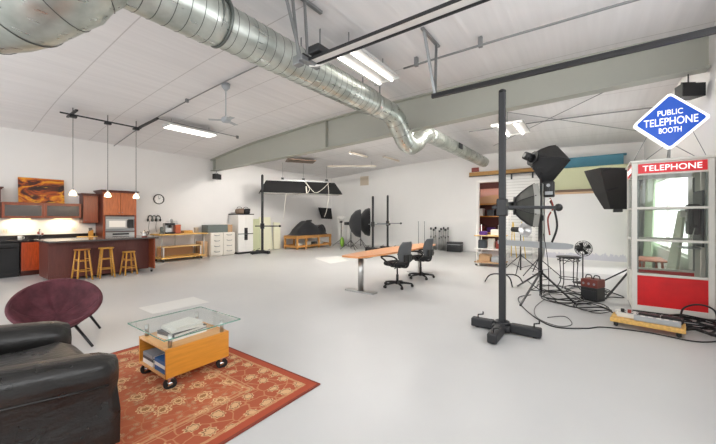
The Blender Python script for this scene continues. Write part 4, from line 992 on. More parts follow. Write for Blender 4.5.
# low utility cart with goods in front of the doorway
t = thing('utility_cart', 'white wire cart with pale wood shelves in front of the doorway', 'cart', (10.35, 2.45, 0), 0)
for x in (-.28, .28):
    for y in (-.36, .36):
        P('post', 'white_enamel', t, ('cyl', (x, y, .07), (x, y, 1.25), .014, None, 8)); P('caster', 'rubber', t, ('cyl', (x - .012, y, .035), (x + .012, y, .035), .035, None, 10))
for z, m_ in ((.1, 'kraft'), (.5, 'white_enamel'), (.9, 'pine_pale')): P('shelf', m_, t, ('box', -.32, -.42, z, .32, .42, z + .03, .004))
CA = [(-.1, .2, .93, .1, .1, 'purple', 'purple pouch on the top shelf of the wire cart'), (.05, -.12, .93, .12, .16, 'white_plastic', 'white tub on the top shelf of the wire cart'), (-.1, .22, .53, .11, .24, 'book_dark', 'dark box on the middle shelf of the wire cart'),
      (-.05, -.02, .53, .09, .28, 'power_white', 'white jug on the middle shelf of the wire cart'), (-.08, -.26, .53, .09, .2, 'gear_red', 'red box on the middle shelf of the wire cart'), (-.05, .15, .13, .16, .2, 'kraft', 'brown box on the bottom shelf of the wire cart'), (-.1, -.2, .13, .14, .16, 'power_grey', 'grey box on the bottom shelf of the wire cart')]
for x, y, z, r, h, m_, lab in CA:
    solo('storage_box', MB().box(-r, -r, 0, r, r, h, .015).box(-r * .9, -r * .9, h - .002, r * .9, r * .9, h + .015, .006), m_, lab, 'box', (10.35 + x, 2.45 + y, z + .001), 0, 'goods on the wire cart')

# backdrops hung on the far wall
def roll(name, x, y0, y1, z, m_, label, bottom, rm='roller_brown', extra=None):
    t = thing(name, label, 'backdrop', (0, 0, 0))
    P('sheet', m_, t, ('box', x - .006, y0, bottom, x + .006, y1, z)); P('roller', rm if rm else m_, t, ('cyl', (x + .045, y0 - .08, z + .0), (x + .045, y1 + .08, z + .0), .04, None, 14))
    return t
roll('blue_backdrop', 14.0, -.92, 1.25, 3.6, 'backdrop_blue', 'blue backdrop hung highest on the far wall', .02, 'backdrop_blue')
roll('cream_backdrop', 13.72, -1.25, 1.3, 3.2, 'backdrop_cream', 'pale yellow backdrop hung in front of the blue one', .02, 'backdrop_cream')
t = thing('white_backdrop', 'wide white paper backdrop sweeping from its roller onto the floor', 'backdrop', (0, 0, 0))
prof = [(13.2, 2.28), (13.2, 1.6), (13.2, .9), (13.18, .5), (13.1, .28), (12.95, .13), (12.7, .05), (12.3, .012), (11.6, .006), (10.4, .006)]
prof = [(p.x, p.y) for p in smooth_pts([(a, c, 0) for a, c in prof], 4)]
P('sheet', 'backdrop_white', t, ('surf', [[(x, y, z) for y in (-1.2, -.6, 0, .6, 1.3)] for x, z in prof]))
P('roller', 'roller_brown', t, ('cyl', (13.25, -1.3, 2.38), (13.25, 1.36, 2.38), .05, None, 14)); P('hem', 'tan_strip', t, ('box', 13.185, -1.2, 2.27, 13.197, 1.3, 2.34))
for y in (-1.25, 1.33): P('support', 'grey_metal', t, ('cyl', (13.32, y, 0), (13.32, y, 2.4), .018, None, 8))

# ---------------------------------------------------------------- conference table and office chairs
t = thing('conference_table', 'long pale wood conference table on steel pedestals', 'table', (0, 0, 0))
tx0, tx1, ty0, ty1 = 4.82, 8.45, 3.28, 4.02
tyc = (ty0 + ty1) / 2; poly = []
for i in range(25):
    u = i / 24; poly.append((tx0 + (tx1 - tx0) * u, tyc - (.2 + .15 * math.sin(PI * u) ** .7)))
for i in range(25):
    u = 1 - i / 24; poly.append((tx0 + (tx1 - tx0) * u, tyc + (.2 + .15 * math.sin(PI * u) ** .7)))
P('tabletop', 'beech', t, ('prism', poly, .7, .735))
P('underframe', 'dark_metal', t, ('box', tx0 + .5, tyc - .04, .66, tx1 - .5, tyc + .04, .698))
for x in (5.16, 7.85):
    l = P('leg', 'steel', t, ('cyl', (x, tyc, .03), (x, tyc, .698), .055, None, 20)); P('foot_plate', 'steel', l, ('prism', [(x - .09, tyc - .33), (x + .09, tyc - .33), (x + .09, tyc + .33), (x - .09, tyc + .33)], 0, .03)); P('top_plate', 'dark_metal', l, ('box', x - .12, tyc - .2, .68, x + .12, tyc + .2, .699))

def rrect(w, h, r, n=5):
    out = []
    for cx_, cy_, a0 in ((w / 2 - r, h / 2 - r, 0), (-w / 2 + r, h / 2 - r, 90), (-w / 2 + r, -h / 2 + r, 180), (w / 2 - r, -h / 2 + r, 270)):
        for k in range(n + 1):
            a = math.radians(a0 + 90 * k / n); out.append((cx_ + r * math.cos(a), cy_ + r * math.sin(a)))
    return out
def office_chair(loc, rz, label):
    t = thing('office_chair', label, 'office chair', loc, rz, 'office chairs at the conference table')
    P('gas_column', 'black_metal', t, ('cyl', (0, 0, .1), (0, 0, .26), .028), ('cyl', (0, 0, .26), (0, 0, .43), .016))
    P('hub', 'black_plastic', t, ('lathe', [(.0, .06), (.05, .06), (.055, .11), (.035, .13), (0, .13)], 16))
    for k in range(5):
        a = PI / 2 + 2 * PI * k / 5; c_, s_ = math.cos(a), math.sin(a)
        l = P('leg', 'black_plastic', t, ('tube', [(c_ * .04, s_ * .04, .095), (c_ * .18, s_ * .18, .085), (c_ * .31, s_ * .31, .068)], [.028, .024, .018], 8))
        P('caster', 'rubber', l, ('cyl', (c_ * .31 - s_ * .022, s_ * .31 + c_ * .022, .03), (c_ * .31 - s_ * .006, s_ * .31 + c_ * .006, .03), .03, None, 12), ('cyl', (c_ * .31 + s_ * .006, s_ * .31 - c_ * .006, .03), (c_ * .31 + s_ * .022, s_ * .31 - c_ * .022, .03), .03, None, 12), ('cyl', (c_ * .31, s_ * .31, .03), (c_ * .31, s_ * .31, .07), .009, None, 8))
    P('mechanism', 'black_plastic', t, ('box', -.09, -.14, .41, .09, .12, .45, .012), ('bar', (.08, .04, .43), (.22, .06, .42), .014, .014), ('bar', (-.08, -.06, .43), (-.2, -.08, .41), .014, .014))
    ov = rrect(.5, .48, .17)
    P('seat', 'seat_black', t, ('surf', [[(x * k, .02 + y * k, z) for x, y in ov] for k, z in ((.0, .452), (.9, .455), (.99, .475), (1.0, .5), (.96, .525), (.8, .535), (0, .53))], {'closed_u': True}))
    rows = []
    for i in range(13):
        v_ = i / 12; z = .56 + .4 * v_; hw = .235 - .05 * abs(v_ - .45) ** 1.3 - (.06 * max(0, v_ - .8) / .2) ** 1 - .05 * max(0, .2 - v_) / .2
        y0 = -.235 - .06 * math.sin(v_ * PI * .9) * -1 * .5 - .07 * v_
        rows.append([(hw * math.cos(a), y0 - .02 * math.sin(a) + .05 * (math.cos(a)) ** 2, z) for a in [2 * PI * j / 16 for j in range(16)]])
    P('backrest', 'chair_mesh', t, ('surf', rows, {'closed_u': True, 'caps': True}))
    P('back_support', 'black_plastic', t, ('tube', smooth_pts([(0, -.1, .43), (0, -.24, .44), (0, -.285, .54), (0, -.27, .7)], 4), .022, 8), ('box', -.13, -.285, .55, .13, -.255, .7, .012))
    for s in (-1, 1):
        P('armrest', 'black_plastic', t, ('tube', smooth_pts([(s * .2, -.02, .455), (s * .29, -.02, .5), (s * .3, .1, .58), (s * .29, .2, .64), (s * .28, .1, .662), (s * .275, -.1, .66), (s * .28, -.2, .6), (s * .29, -.12, .52), (s * .2, -.08, .455)], 5), .019, 8))
    return t
oc = office_chair((6.0, 3.3, 0), -8, 'grey mesh-backed office chair at the table, nearer the camera')
dup(oc, (7.22, 3.33, 0), -4, 'grey mesh-backed office chair at the table, further from the camera')

# ---------------------------------------------------------------- telephone booth
bx0, bx1, by0, by1, BH = 6.58, 7.4, -1.425, -.53, 2.3
t = booth = thing('telephone_booth', 'white framed telephone booth with red lower panels against the right wall', 'telephone booth', (0, 0, 0))
pw = .065
for x in (bx0, bx1 - pw):
    for y in (by0, by1 - pw): P('corner_post', 'booth_paint', t, ('box', x, y, .02, x + pw, y + pw, BH, .006))
P('base_plate', 'dark_metal', t, ('box', bx0 + .01, by0 + .01, 0, bx1 - .01, by1 - .01, .02))
P('roof', 'booth_paint', t, ('box', bx0 - .02, by0 - .005, BH + .001, bx1 + .02, by1 + .02, BH + .04, .008))
# panels: the face is described in (u, z); front and back are x planes, sides are y planes
def face(kind, at_, inward, rails, thick=.045):
    def bxx(u0, z0, u1, z1, d0, d1, bev=0):
        a, c = sorted((at_ + inward * d0, at_ + inward * d1))
        return ('box', a, u0, z0, c, u1, z1, bev) if kind == 'x' else ('box', u0, a, z0, u1, c, z1, bev)
    u0, u1 = ((by0 + pw, by1 - pw) if kind == 'x' else (bx0 + pw, bx1 - pw))
    P('header', 'booth_paint', t, bxx(u0, 2.11, u1, BH, .012, .05))
    s = P('sign_panel', 'sign_red', t, bxx(u0 + .01, 2.135, u1 - .01, 2.28, .004, .0118)); 
    for z0, z1 in rails: P('rail', 'booth_paint', t, bxx(u0, z0, u1, z1, .008, .05, .004))
    P('lower_panel', 'booth_red' if kind == 'x' else 'booth_paint', t, bxx(u0, .105, u1, .565, .02, .04)); P('bottom_rail', 'booth_paint', t, bxx(u0, .02, u1, .105, .008, .05, .004))
    zs = [.6] + [z for r in rails[1:] for z in r] + [2.11]
    for k in range(0, len(zs), 2): P('pane', 'booth_glass', t, bxx(u0, zs[k], u1, zs[k + 1], .026, .031))
    # slim inner sash
    for a in (u0, u1 - .02): P('sash', 'grey_metal', t, bxx(a, .6, a + .02, 2.1, .052, .07))
    return s
R_ = [(.565, .6), (1.09, 1.125), (1.585, 1.62)]
yc_ = (by0 + by1) / 2
s = face('x', bx0, 1, R_); text_mesh('lettering', 'TELEPHONE', .64, .085, (bx0 + .0038, yc_, 2.208), (0, -1, 0), (0, 0, 1), 'sign_white', s, .003)
s = face('x', bx1, -1, R_); text_mesh('lettering', 'TELEPHONE', .64, .085, (bx1 - .0038, yc_, 2.208), (0, 1, 0), (0, 0, 1), 'sign_white', s, .003)
s = face('y', by1, -1, R_); text_mesh('lettering', 'TELEPHONE', .6, .085, ((bx0 + bx1) / 2, by1 - .0038, 2.208), (-1, 0, 0), (0, 0, 1), 'sign_white', s, .003)
P('inner_ceiling', 'booth_paint', t, ('box', bx0 + .08, by0 + .08, 2.24, bx1 - .08, by1 - .08, 2.26))
P('shelf', 'grey_metal', t, ('box', bx0 + .3, by0 + .07, .98, bx1 - .12, by0 + .28, 1.0, .004))
P('fold_seat', 'red_wood', t, ('box', bx1 - .28, by1 - .4, .5, bx1 - .1, by1 - .1, .53, .01))
P('backboard', 'book_dark', t, ('box', bx0 + .2, by0 + .066, 1.02, bx1 - .1, by0 + .09, 1.86, .004))
ph = thing('payphone', 'black payphone mounted on the dark backboard inside the booth', 'payphone', (7.0, by0 + .092, 1.2))
P('body', 'black_plastic', ph, ('box', -.12, 0, 0, .12, .12, .46, .015)); P('handset', 'black_plastic', ph, ('tube', smooth_pts([(-.16, .04, .38), (-.17, .09, .36), (-.17, .1, .25), (-.17, .09, .14), (-.16, .04, .12)], 4), .022, 8))
P('cord', 'steel', ph, ('tube', smooth_pts([(-.16, .06, .12), (-.16, .1, -.08), (-.05, .1, -.12), (0, .08, 0)], 5), .007, 6)); P('keypad', 'grey_metal', ph, ('box', -.05, .121, .2, .07, .126, .34)); P('coin_slot', 'chrome', ph, ('box', -.06, .121, .38, .08, .127, .42))
solo('instruction_card', MB().box(-.004, -.055, -.06, .004, .055, .06).box(-.007, -.055, .025, -.004, .055, .06), 'power_white', 'small white card fixed inside the back glass of the booth', 'card', (bx1 - .06, -1.25, 1.52))
# diamond sign on the roof
t = thing('telephone_sign', 'blue diamond sign with white rim standing on the telephone booth', 'sign', (6.78, -.985, 2.92))
def diamond(h, r=.06):
    m = Matrix(((0, 0, 1, 0), (-1, 0, 0, 0), (0, 1, 0, 0), (0, 0, 0, 1)))
    return [(x * math.cos(PI / 4) - y * math.sin(PI / 4), x * math.sin(PI / 4) + y * math.cos(PI / 4)) for x, y in rrect(h, h, r)], m
pl, m_ = diamond(.62, .05); P('case', 'sign_white', t, ('prism', pl, -.045, .045, {'mtx': m_}))
pl, m_ = diamond(.555, .035)
f = P('face', 'sign_blue', t, ('prism', pl, -.05, -.0455, {'mtx': m_}))
P('face', 'sign_blue', t, ('prism', pl, .0455, .05, {'mtx': m_}))
for txt, w_, h_, z_ in (('PUBLIC', .28, .082, .135), ('TELEPHONE', .6, .115, 0), ('BOOTH', .25, .082, -.135)):
    text_mesh('lettering', txt, w_, h_, (-.0505, 0, z_), (0, -1, 0), (0, 0, 1), 'sign_white', f, .004, .006)
P('sign_stand', 'grey_metal', t, ('cyl', (0, 0, -.578), (0, 0, -.42), .014), ('cyl', (0, -.3, -.578), (0, -.05, -.36), .006, None, 6), ('cyl', (0, .3, -.578), (0, .05, -.36), .006, None, 6), ('cyl', (.2, .0, -.578), (0.03, 0, -.3), .006, None, 6))
for q in (-1, 1): P('guy_wire', 'grey_metal', t, ('cyl', (0, q * .25, -.17), (.1, q * .42, -.57), .004, None, 6))
# things behind the booth along the right wall
o = solo('backdrop_panel', MB().box(-.75, 0, 0, .75, .04, 2.75, .004), 'pale_green', 'tall pale green panel leaning on the right wall, seen through the booth', 'panel', (12.3, -1.34, .001)); o.rotation_euler = (math.radians(2), 0, 0)
o = solo('grey_board', MB().prism([(-.5, 0), (.5, 0), (.28, 1.6), (-.2, 1.6)], 0, .04, Matrix.Rotation(PI / 2, 4, 'X')), 'board_grey', 'grey-green tapered board leaning behind the booth', 'board', (8.5, -1.2, .003)); o.rotation_euler = (math.radians(7), 0, 0)
t = thing('sawhorse_table', 'low red-brown wooden work table seen through the booth glass', 'table', (9.75, -1.1, 0.007))
P('top', 'red_wood', t, ('box', -.5, -.24, .5, .5, .24, .53, .005))
for x in (-.42, .42):
    for y in (-.18, .18): P('leg', 'red_wood', t, ('bar', (x, y, 0), (x * .95, y * .8, .5), .04, .04))
P('brace', 'red_wood', t, ('bar', (-.4, .17, .08), (.38, .15, .46), .035, .03), ('bar', (-.4, -.17, .22), (.4, -.17, .22), .03, .03))

# ---------------------------------------------------------------- studio gear
t = thing('light_stand', 'tall black tripod light stand carrying two softboxes', 'light stand', (6.83, .74, 0))
P('pole', 'black_metal', t, ('cyl', (0, 0, .03), (0, 0, 1.5), .024), ('cyl', (0, 0, 1.5), (0, 0, 2.42), .018)); P('collar', 'black_plastic', t, ('cyl', (0, 0, .4), (0, 0, .48), .04))
for x, y in ((-.98, .19), (-.43, -.57), (.62, .5)):
    P('leg', 'black_metal', t, ('bar', (x * .03, y * .03, .44), (x, y, .015), .03, .026, .004)); P('brace', 'black_metal', t, ('cyl', (0, 0, .1), (x * .55, y * .55, .2), .009, None, 6))
for z in (1.4, 2.36): P('clamp', 'black_plastic', t, ('box', -.05, -.05, z, .05, .05, z + .1, .01))
RV = V((.585, -.811, 0)); FV = V((.811, .585, 0)); S0 = V((6.83, .74, 0))
def softbox(label, pos, d, R, r0, depth, roll, m_='softbox_fabric', n=4, head=True, name='softbox'):
    t = thing(name, label, 'softbox', pos); d = V(d).normalized()
    q = d.to_track_quat('Z', 'Y').to_matrix().to_4x4() @ Matrix.Rotation(roll, 4, 'Z')
    def ring(r, z, b_=1.0):
        out = []
        for k in range(n):
            for j in range(4):
                a0, a1 = 2 * PI * k / n + PI / n, 2 * PI * (k + 1) / n + PI / n; f = j / 4
                p = V((math.cos(a0), math.sin(a0), 0)).lerp(V((math.cos(a1), math.sin(a1), 0)), f) * r
                out.append(q @ V((p.x, p.y, z)))
        return out
    P('shell', m_, t, ('surf', [ring(r0, 0), ring(r0 + (R - r0) * .42, depth * .3), ring(r0 + (R - r0) * .78, depth * .68), ring(R, depth), ring(R, depth + .05), ring(R * .985, depth + .05)], {'closed_u': True, 'smooth': False}))
    if n > 4: P('front_band', 'softbox_band', t, ('surf', [ring(R * 1.004, depth - .03), ring(R * 1.008, depth + .06)], {'closed_u': True, 'smooth': False}))
    P('diffuser', 'diffuser', t, ('surf', [ring(R * .98, depth + .03), ring(.001, depth + .03)], {'closed_u': True, 'smooth': False}))
    b = MB()
    for k in range(n):
        a = 2 * PI * k / n + PI / n; rr_ = [(r0, -.01), (r0 + (R - r0) * .42, depth * .3), (r0 + (R - r0) * .78, depth * .68), (R, depth)]
        b.tube([q @ V((math.cos(a) * (r + .006), math.sin(a) * (r + .006), z)) for r, z in rr_], .009, 6)
    b.build('rod_sleeve', 'black_fabric', t)
    if head:
        P('light_head', 'black_plastic', t, ('cyl', q @ V((0, 0, -.19)), q @ V((0, 0, -.03)), .07, .08, 16), ('cyl', q @ V((0, 0, -.03)), q @ V((0, 0, .0)), r0 + .03, r0 + .03, 20))
        P('bracket', 'dark_metal', t, ('bar', q @ V((-.1, 0, -.1)), q @ V((.1, 0, -.1)), .03, .05)); P('head_light', 'steel', t, ('cyl', q @ V((0, 0, -.205)), q @ V((0, 0, -.191)), .04))
    return t
RO = (RV - FV * .56).normalized(); RY = (FV + RV * .56).normalized()
softbox('black softbox at the top of the tripod stand, tilted towards the backdrop', S0 + V((0, 0, 2.56)) - RO * .12, RO * .7 + RY * .5 - V((0, 0, .3)), .42, .11, .37, math.radians(38), 'softbox_black')
softbox('grey-green softbox halfway up the tripod stand, seen from its side', S0 + V((0, 0, 1.68)) - RO * .42 - RY * .12, RO * .97 + RY * .13, .42, .14, .3, 0, 'softbox_grey', 8)
P_ = S0 + V((-.02, -.1, 1.99))
t = thing('strobe_pack', 'black strobe head clamped on the tripod stand between the softboxes', 'strobe head', P_)
P('body', 'black_plastic', t, ('box', -.09, -.12, -.16, .09, .05, .13, .02)); P('yoke', 'dark_metal', t, ('box', -.11, -.05, -.06, .11, -.02, .0, .006)); P('dial', 'grey_metal', t, ('cyl', (-.095, -.03, .05), (-.088, -.03, .05), .03)); P('vent', 'grey_metal', t, ('box', -.096, -.1, -.12, -.0905, .02, -.06))
for k, (pts, m_, lab) in enumerate((([(0, -.04, -.2), (-.02, -.12, -.4), (-.04, -.16, -.7), (-.02, -.08, -.98)], 'black_plastic', 'thick black cable looped below the strobe head on the tripod stand'), ([(-.03, -.05, -.18), (-.05, -.1, -.35), (-.04, -.02, -.55), (-.05, -.05, -.85)], 'gear_red', 'red cable hanging beside the pole of the tripod stand'), ([(-.04, -.06, -.2), (-.06, .0, -.3), (-.05, -.1, -.45)], 'white_plastic', 'short white cable hanging below the strobe head'))):
    solo('cable', MB().tube(smooth_pts(pts, 8), .018 if k == 0 else .014, 8), m_, lab, 'cable', P_)
# boom plank on a C-stand
t = thing('c_stand', 'black turtle-base stand holding the left end of the grey boom', 'light stand', (7.55, 1.52, 0))
P('pole', 'black_metal', t, ('cyl', (0, 0, .12), (0, 0, 1.35), .017)); P('hub', 'black_plastic', t, ('cyl', (0, 0, .18), (0, 0, .27), .035))
for x, y in ((.05, .41), (.31, -.33), (-.24, -.09 - .12)):
    P('leg', 'black_metal', t, ('tube', smooth_pts([(x * .08, y * .08, .22), (x * .5, y * .5, .21), (x * .8, y * .8, .15), (x, y, .012)], 4), .014, 8))
P('grip_head', 'dark_metal', t, ('cyl', (-.03, 0, .95), (.03, 0, .95), .05), ('bar', (0, 0, .95), (-.03, .06, 1.12), .015, .015))
t = thing('boom', 'long flat grey boom plank held out from the turtle-base stand', 'boom', (0, 0, 0))
A, B_ = V((7.5, 1.62, .93)), V((6.78, .25, .95)); dv = (B_ - A).normalized(); nv = V((dv.y, -dv.x, 0))
b = MB(); rows = []
for u, h in ((0, .06), (.1, .08), (.8, .09), (.95, .075), (1, .05)):
    p = A.lerp(B_, u); rows.append([p + nv * .03 - V((0, 0, h)) + V((0, 0, .02)), p + nv * .03 + V((0, 0, h * .6)), p - nv * .03 + V((0, 0, h * .6)), p - nv * .03 - V((0, 0, h)) + V((0, 0, .02))])
b.surf(rows, closed_u=True, smooth=False, caps=True); b.build('beam', 'power_grey', t)
for u in (.35, .8):
    p = A.lerp(B_, u); P('mount', 'dark_metal', t, ('bar', p + V((0, 0, .05)), p + V((0, 0, -.02)), .06, .02, .0, (1, 0, 0)))
# reflector lamp on its own stand behind
t = thing('light_stand', 'slim tripod stand with a silver dish lamp near the doorway', 'light stand', (9.5, 1.5, 0.0))
tripod(t, 1.1, .55, .45, 'black_metal', 1.0)
P('lamp_head', 'black_plastic', t, ('cyl', (0, .02, 1.14), (.1, .22, 1.14), .07)); dd = V((-.6, -.7, .05)).normalized()
P('dish', 'reflector_silver', t, ('lathe', [(.05, 0), (.14, .07), (.2, .17), (.195, .17), (.13, .075), (0, .03)], 22, {'mtx': Matrix.Translation((0, 0, 1.14)) @ dd.to_track_quat('Z', 'Y').to_matrix().to_4x4()}))
t = thing('light_stand', 'bare tripod stand just right of the silver dish lamp', 'light stand', (9.3, 1.05, 0)); tripod(t, 1.75, .5, .42, 'dark_metal', .4); P('grip', 'black_plastic', t, ('box', -.05, -.05, 1.66, .05, .05, 1.78, .01))
t = thing('wire_rack', 'tall white wire rack behind the stands near the sliding door', 'rack', (11.2, 1.75, 0))
for x in (-.2, .2):
    for y in (-.35, .35): P('post', 'white_enamel', t, ('cyl', (x, y, 0), (x, y, 1.75), .013, None, 8))
for k in range(7):
    z = .15 + k * .26; b = MB()
    for y in (-.35, .35): b.cyl((-.2, y, z), (.2, y, z), .007, None, 6)
    for x in (-.2, -.07, .07, .2): b.cyl((x, -.35, z), (x, .35, z), .006, None, 6)
    b.build('wire_shelf', 'white_enamel', t)
for k, (y, m_) in enumerate(((-.1, 'yellow_cable'), (.15, 'yellow_cable'))):
    solo('extension_cord', MB().tube(smooth_pts([(-.215, y - .06, .2), (-.22, y, .75), (-.215, y + .05, 1.33), (-.215, y + .09, .7), (-.22, y + .1, .25)], 6), .012, 6), m_, ['yellow cord hanging on the white wire rack, nearer the booth', 'yellow cord hanging on the white wire rack, nearer the doorway'][k], 'cord', (11.2, 1.75, 0))
# big softbox beside the booth on its stand
t = thing('light_stand', 'black tripod light stand standing behind the phone booth', 'light stand', (8.05, -.66, 0))
P('pole', 'black_metal', t, ('cyl', (0, 0, .03), (0, 0, 2.0), .02)); P('collar', 'black_plastic', t, ('cyl', (0, 0, .46), (0, 0, .54), .036))
for x, y in ((-.86, .44), (.4, .6), (.7, -.5)): P('leg', 'black_metal', t, ('bar', (x * .03, y * .03, .5), (x, y, .015), .028, .024, .004))
t = thing('softbox', 'big black softbox on the stand left of the telephone booth', 'softbox', (7.88, -.38, 2.02))
dn = V((.0, 0, 0)); 
# wedge-shaped shell: open face up and away, narrow throat at the bottom
def q4(cx_, cy_, z, hw, hd): 
    c_ = V((cx_, cy_, z)); return [c_ - RV * hw - FV * hd, c_ + RV * hw - FV * hd, c_ + RV * hw + FV * hd, c_ - RV * hw + FV * hd]
rings = [[V((0, 0, -.4)) + p for p in q4(.03, -.05, 0, .2, .08)], [V((0, 0, -.1)) + p for p in q4(.0, -.02, 0, .3, .15)], [V((0, 0, .25)) + p for p in q4(0, 0, 0, .4, .2)], [V((0, 0, .36)) + p for p in q4(0, 0, 0, .43, .22)]]
P('shell', 'softbox_fabric', t, ('surf', rings, {'closed_u': True, 'smooth': False, 'caps': True}))
P('throat', 'black_plastic', t, ('box', -.08, -.12, -.46, .12, .02, -.401, .01))
for i, k in ((0, .2), (1, .35), (2, .2)):
    p, q = rings[i][0], rings[i][1]; P('strap', 'black_fabric', t, ('bar', p.lerp(q, .02) - FV * .012 + V((0, 0, .05)), p.lerp(q, k) - FV * .012 + V((0, 0, .1)), .012, .035))
# tall metal stool and fan
t = thing('metal_stool', 'slim black metal bar stool in front of the white backdrop', 'stool', (7.98, .36, 0))
P('seat', 'black_metal', t, ('lathe', [(0, .63), (.22, .63), (.23, .64), (.22, .655), (0, .652)], 24))
P('apron', 'black_metal', t, ('tube', [(.2 * math.cos(2 * PI * k / 20), .2 * math.sin(2 * PI * k / 20), .57 + .02 * (k % 2)) for k in range(20)], .008, 6, True, True))
P('ring', 'black_metal', t, ('tube', [(.17 * math.cos(2 * PI * k / 20), .17 * math.sin(2 * PI * k / 20), .2) for k in range(20)], .008, 6, True, True))
for k in range(4):
    a = PI / 4 + PI * k / 2 + .3; c_, s_ = math.cos(a), math.sin(a); P('leg', 'black_metal', t, ('tube', smooth_pts([(c_ * .19, s_ * .19, .63), (c_ * .17, s_ * .17, .35), (c_ * .17, s_ * .17, .12), (c_ * .23, s_ * .23, .008)], 4), .009, 6)); P('scroll', 'black_metal', t, ('tube', smooth_pts([(c_ * .18, s_ * .18, .5), (c_ * .13 - s_ * .05, s_ * .13 + c_ * .05, .57), (c_ * .12 - s_ * .09, s_ * .12 + c_ * .09, .63)], 4), .006, 6))
t = thing('pedestal_fan', 'small black pedestal fan behind the red and black power pack', 'fan', (8.75, .13, 0))
P('base', 'black_plastic', t, ('lathe', [(0, 0), (.19, 0), (.2, .015), (.05, .04), (0, .04)], 24)); P('pole', 'black_metal', t, ('cyl', (0, 0, .03), (0, 0, .66), .014)); P('motor', 'black_plastic', t, ('cyl', (.02, .01, .77), (.16, .1, .77), .06))
fd = V((-.9, -.35, .1)).normalized(); fm = Matrix.Translation((0, 0, .77)) @ fd.to_track_quat('Z', 'Y').to_matrix().to_4x4()
b = MB()
for r, z in ((.17, .02), (.17, .05), (.13, .08), (.08, .095), (.13, -.02), (.04, .1)): b.tube([fm @ V((r * math.cos(2 * PI * k / 24), r * math.sin(2 * PI * k / 24), z)) for k in range(24)], .004, 5, True, True)
for k in range(16):
    a = 2 * PI * k / 16; b.tube([fm @ V((r * math.cos(a), r * math.sin(a), z)) for r, z in ((.04, .1), (.1, .09), (.16, .06), (.172, .03), (.13, -.02), (.05, -.03))], .003, 5)
b.build('cage', 'dark_metal', t)
for k in range(4):
    a = PI * k / 2; P('blade', 'black_plastic', t, ('surf', [[fm @ V((r * math.cos(a + da + dz_ * 6), r * math.sin(a + da + dz_ * 6), .035 + dz_)) for da in (0, .35, .7)] for r, dz_ in ((.03, 0.0), (.09, .012), (.14, .01))]))
P('badge', 'chrome', t, ('cyl', fm @ V((0, 0, .098)), fm @ V((0, 0, .106)), .035, None, 16))
# power pack
t = thing('power_pack', 'red and black studio power pack on the floor by the cables', 'power pack', (6.98, 0.0, 0), -28)
P('lower_case', 'black_plastic', t, ('box', -.14, -.155, .006, .14, .155, .25, .012)); P('upper_case', 'pack_red', t, ('box', -.14, -.155, .252, .14, .155, .4, .012)); P('grille', 'dark_metal', t, ('box', -.146, -.13, .04, -.1405, .13, .2))
for y in (-.075, .075): P('handle', 'dark_metal', t, ('tube', smooth_pts([(0, y - .06, .4), (0, y - .04, .46), (0, y + .04, .46), (0, y + .06, .4)], 4), .011, 6))
for y in (-.1, 0, .1): P('socket', 'grey_metal', t, ('cyl', (-.147, y, .32), (-.1405, y, .32), .022))
t.scale = (.9, .86, .95); t.location = (7.02, -.04, 0)
# dolly with power strips
t = thing('wooden_dolly', 'low wooden dolly on casters in front of the telephone booth', 'dolly', (5.62, -.6, 0), -9)
P('deck', 'pine', t, ('box', -.17, -.36, .06, .17, .36, .115, .006))
for x in (-.13, .13):
    for y in (-.3, .3): c = P('caster', 'rubber', t, ('cyl', (x - .012, y, .025), (x + .012, y, .025), .025, None, 12)); P('plate', 'dark_metal', c, ('box', x - .025, y - .025, .045, x + .025, y + .025, .059))
def on_dolly(x, y): a = math.radians(-9); return (5.62 + x * math.cos(a) - y * math.sin(a), -.6 + x * math.sin(a) + y * math.cos(a), .116)
def strip(x, y, L, m_, label, rz):
    t = thing('power_strip', label, 'power strip', on_dolly(x, y), rz)
    P('body', m_, t, ('box', -.045, -L / 2, 0, .045, L / 2, .06, .006))
    n = int(L / .075)
    for k in range(n): P('outlet', 'power_white' if m_ != 'power_white' else 'cable_grey', t, ('box', -.025, -L / 2 + .03 + k * .075, .0605, .025, -L / 2 + .075 + k * .075, .064))
strip(-.08, -.1, .44, 'power_grey', 'long grey power strip on the right half of the dolly', -9)
strip(-.02, .2, .2, 'power_white', 'white power strip on the left half of the dolly', -9); strip(.1, .22, .22, 'power_white', 'white power strip at the back left of the dolly', -4)
for x, y, lab in ((.08, -.02, 'black power adapter in the middle of the dolly'), (.1, -.24, 'black power adapter at the right end of the dolly')):
    t = thing('power_adapter', lab, 'adapter', on_dolly(x, y), -20, 'adapters on the dolly'); P('brick', 'black_plastic', t, ('box', -.055, -.1, 0, .055, .1, .07, .012)); P('lead', 'cable_black', t, ('tube', smooth_pts([(0, .08, .025), (.02, .13, .03), (.05, .16, .06), (.08, .12, .05)], 4), .005, 6))
for x, y in ((-.03, .24), (-.03, .17)):
    solo('power_plug', MB().box(-.018, -.02, 0, .018, .02, .045, .006), 'cable_black' if y > .2 else 'gear_red', 'black plug in the white power strip' if y > .2 else 'red plug in the white power strip', 'plug', (on_dolly(x, y)[0], on_dolly(x, y)[1], .181))
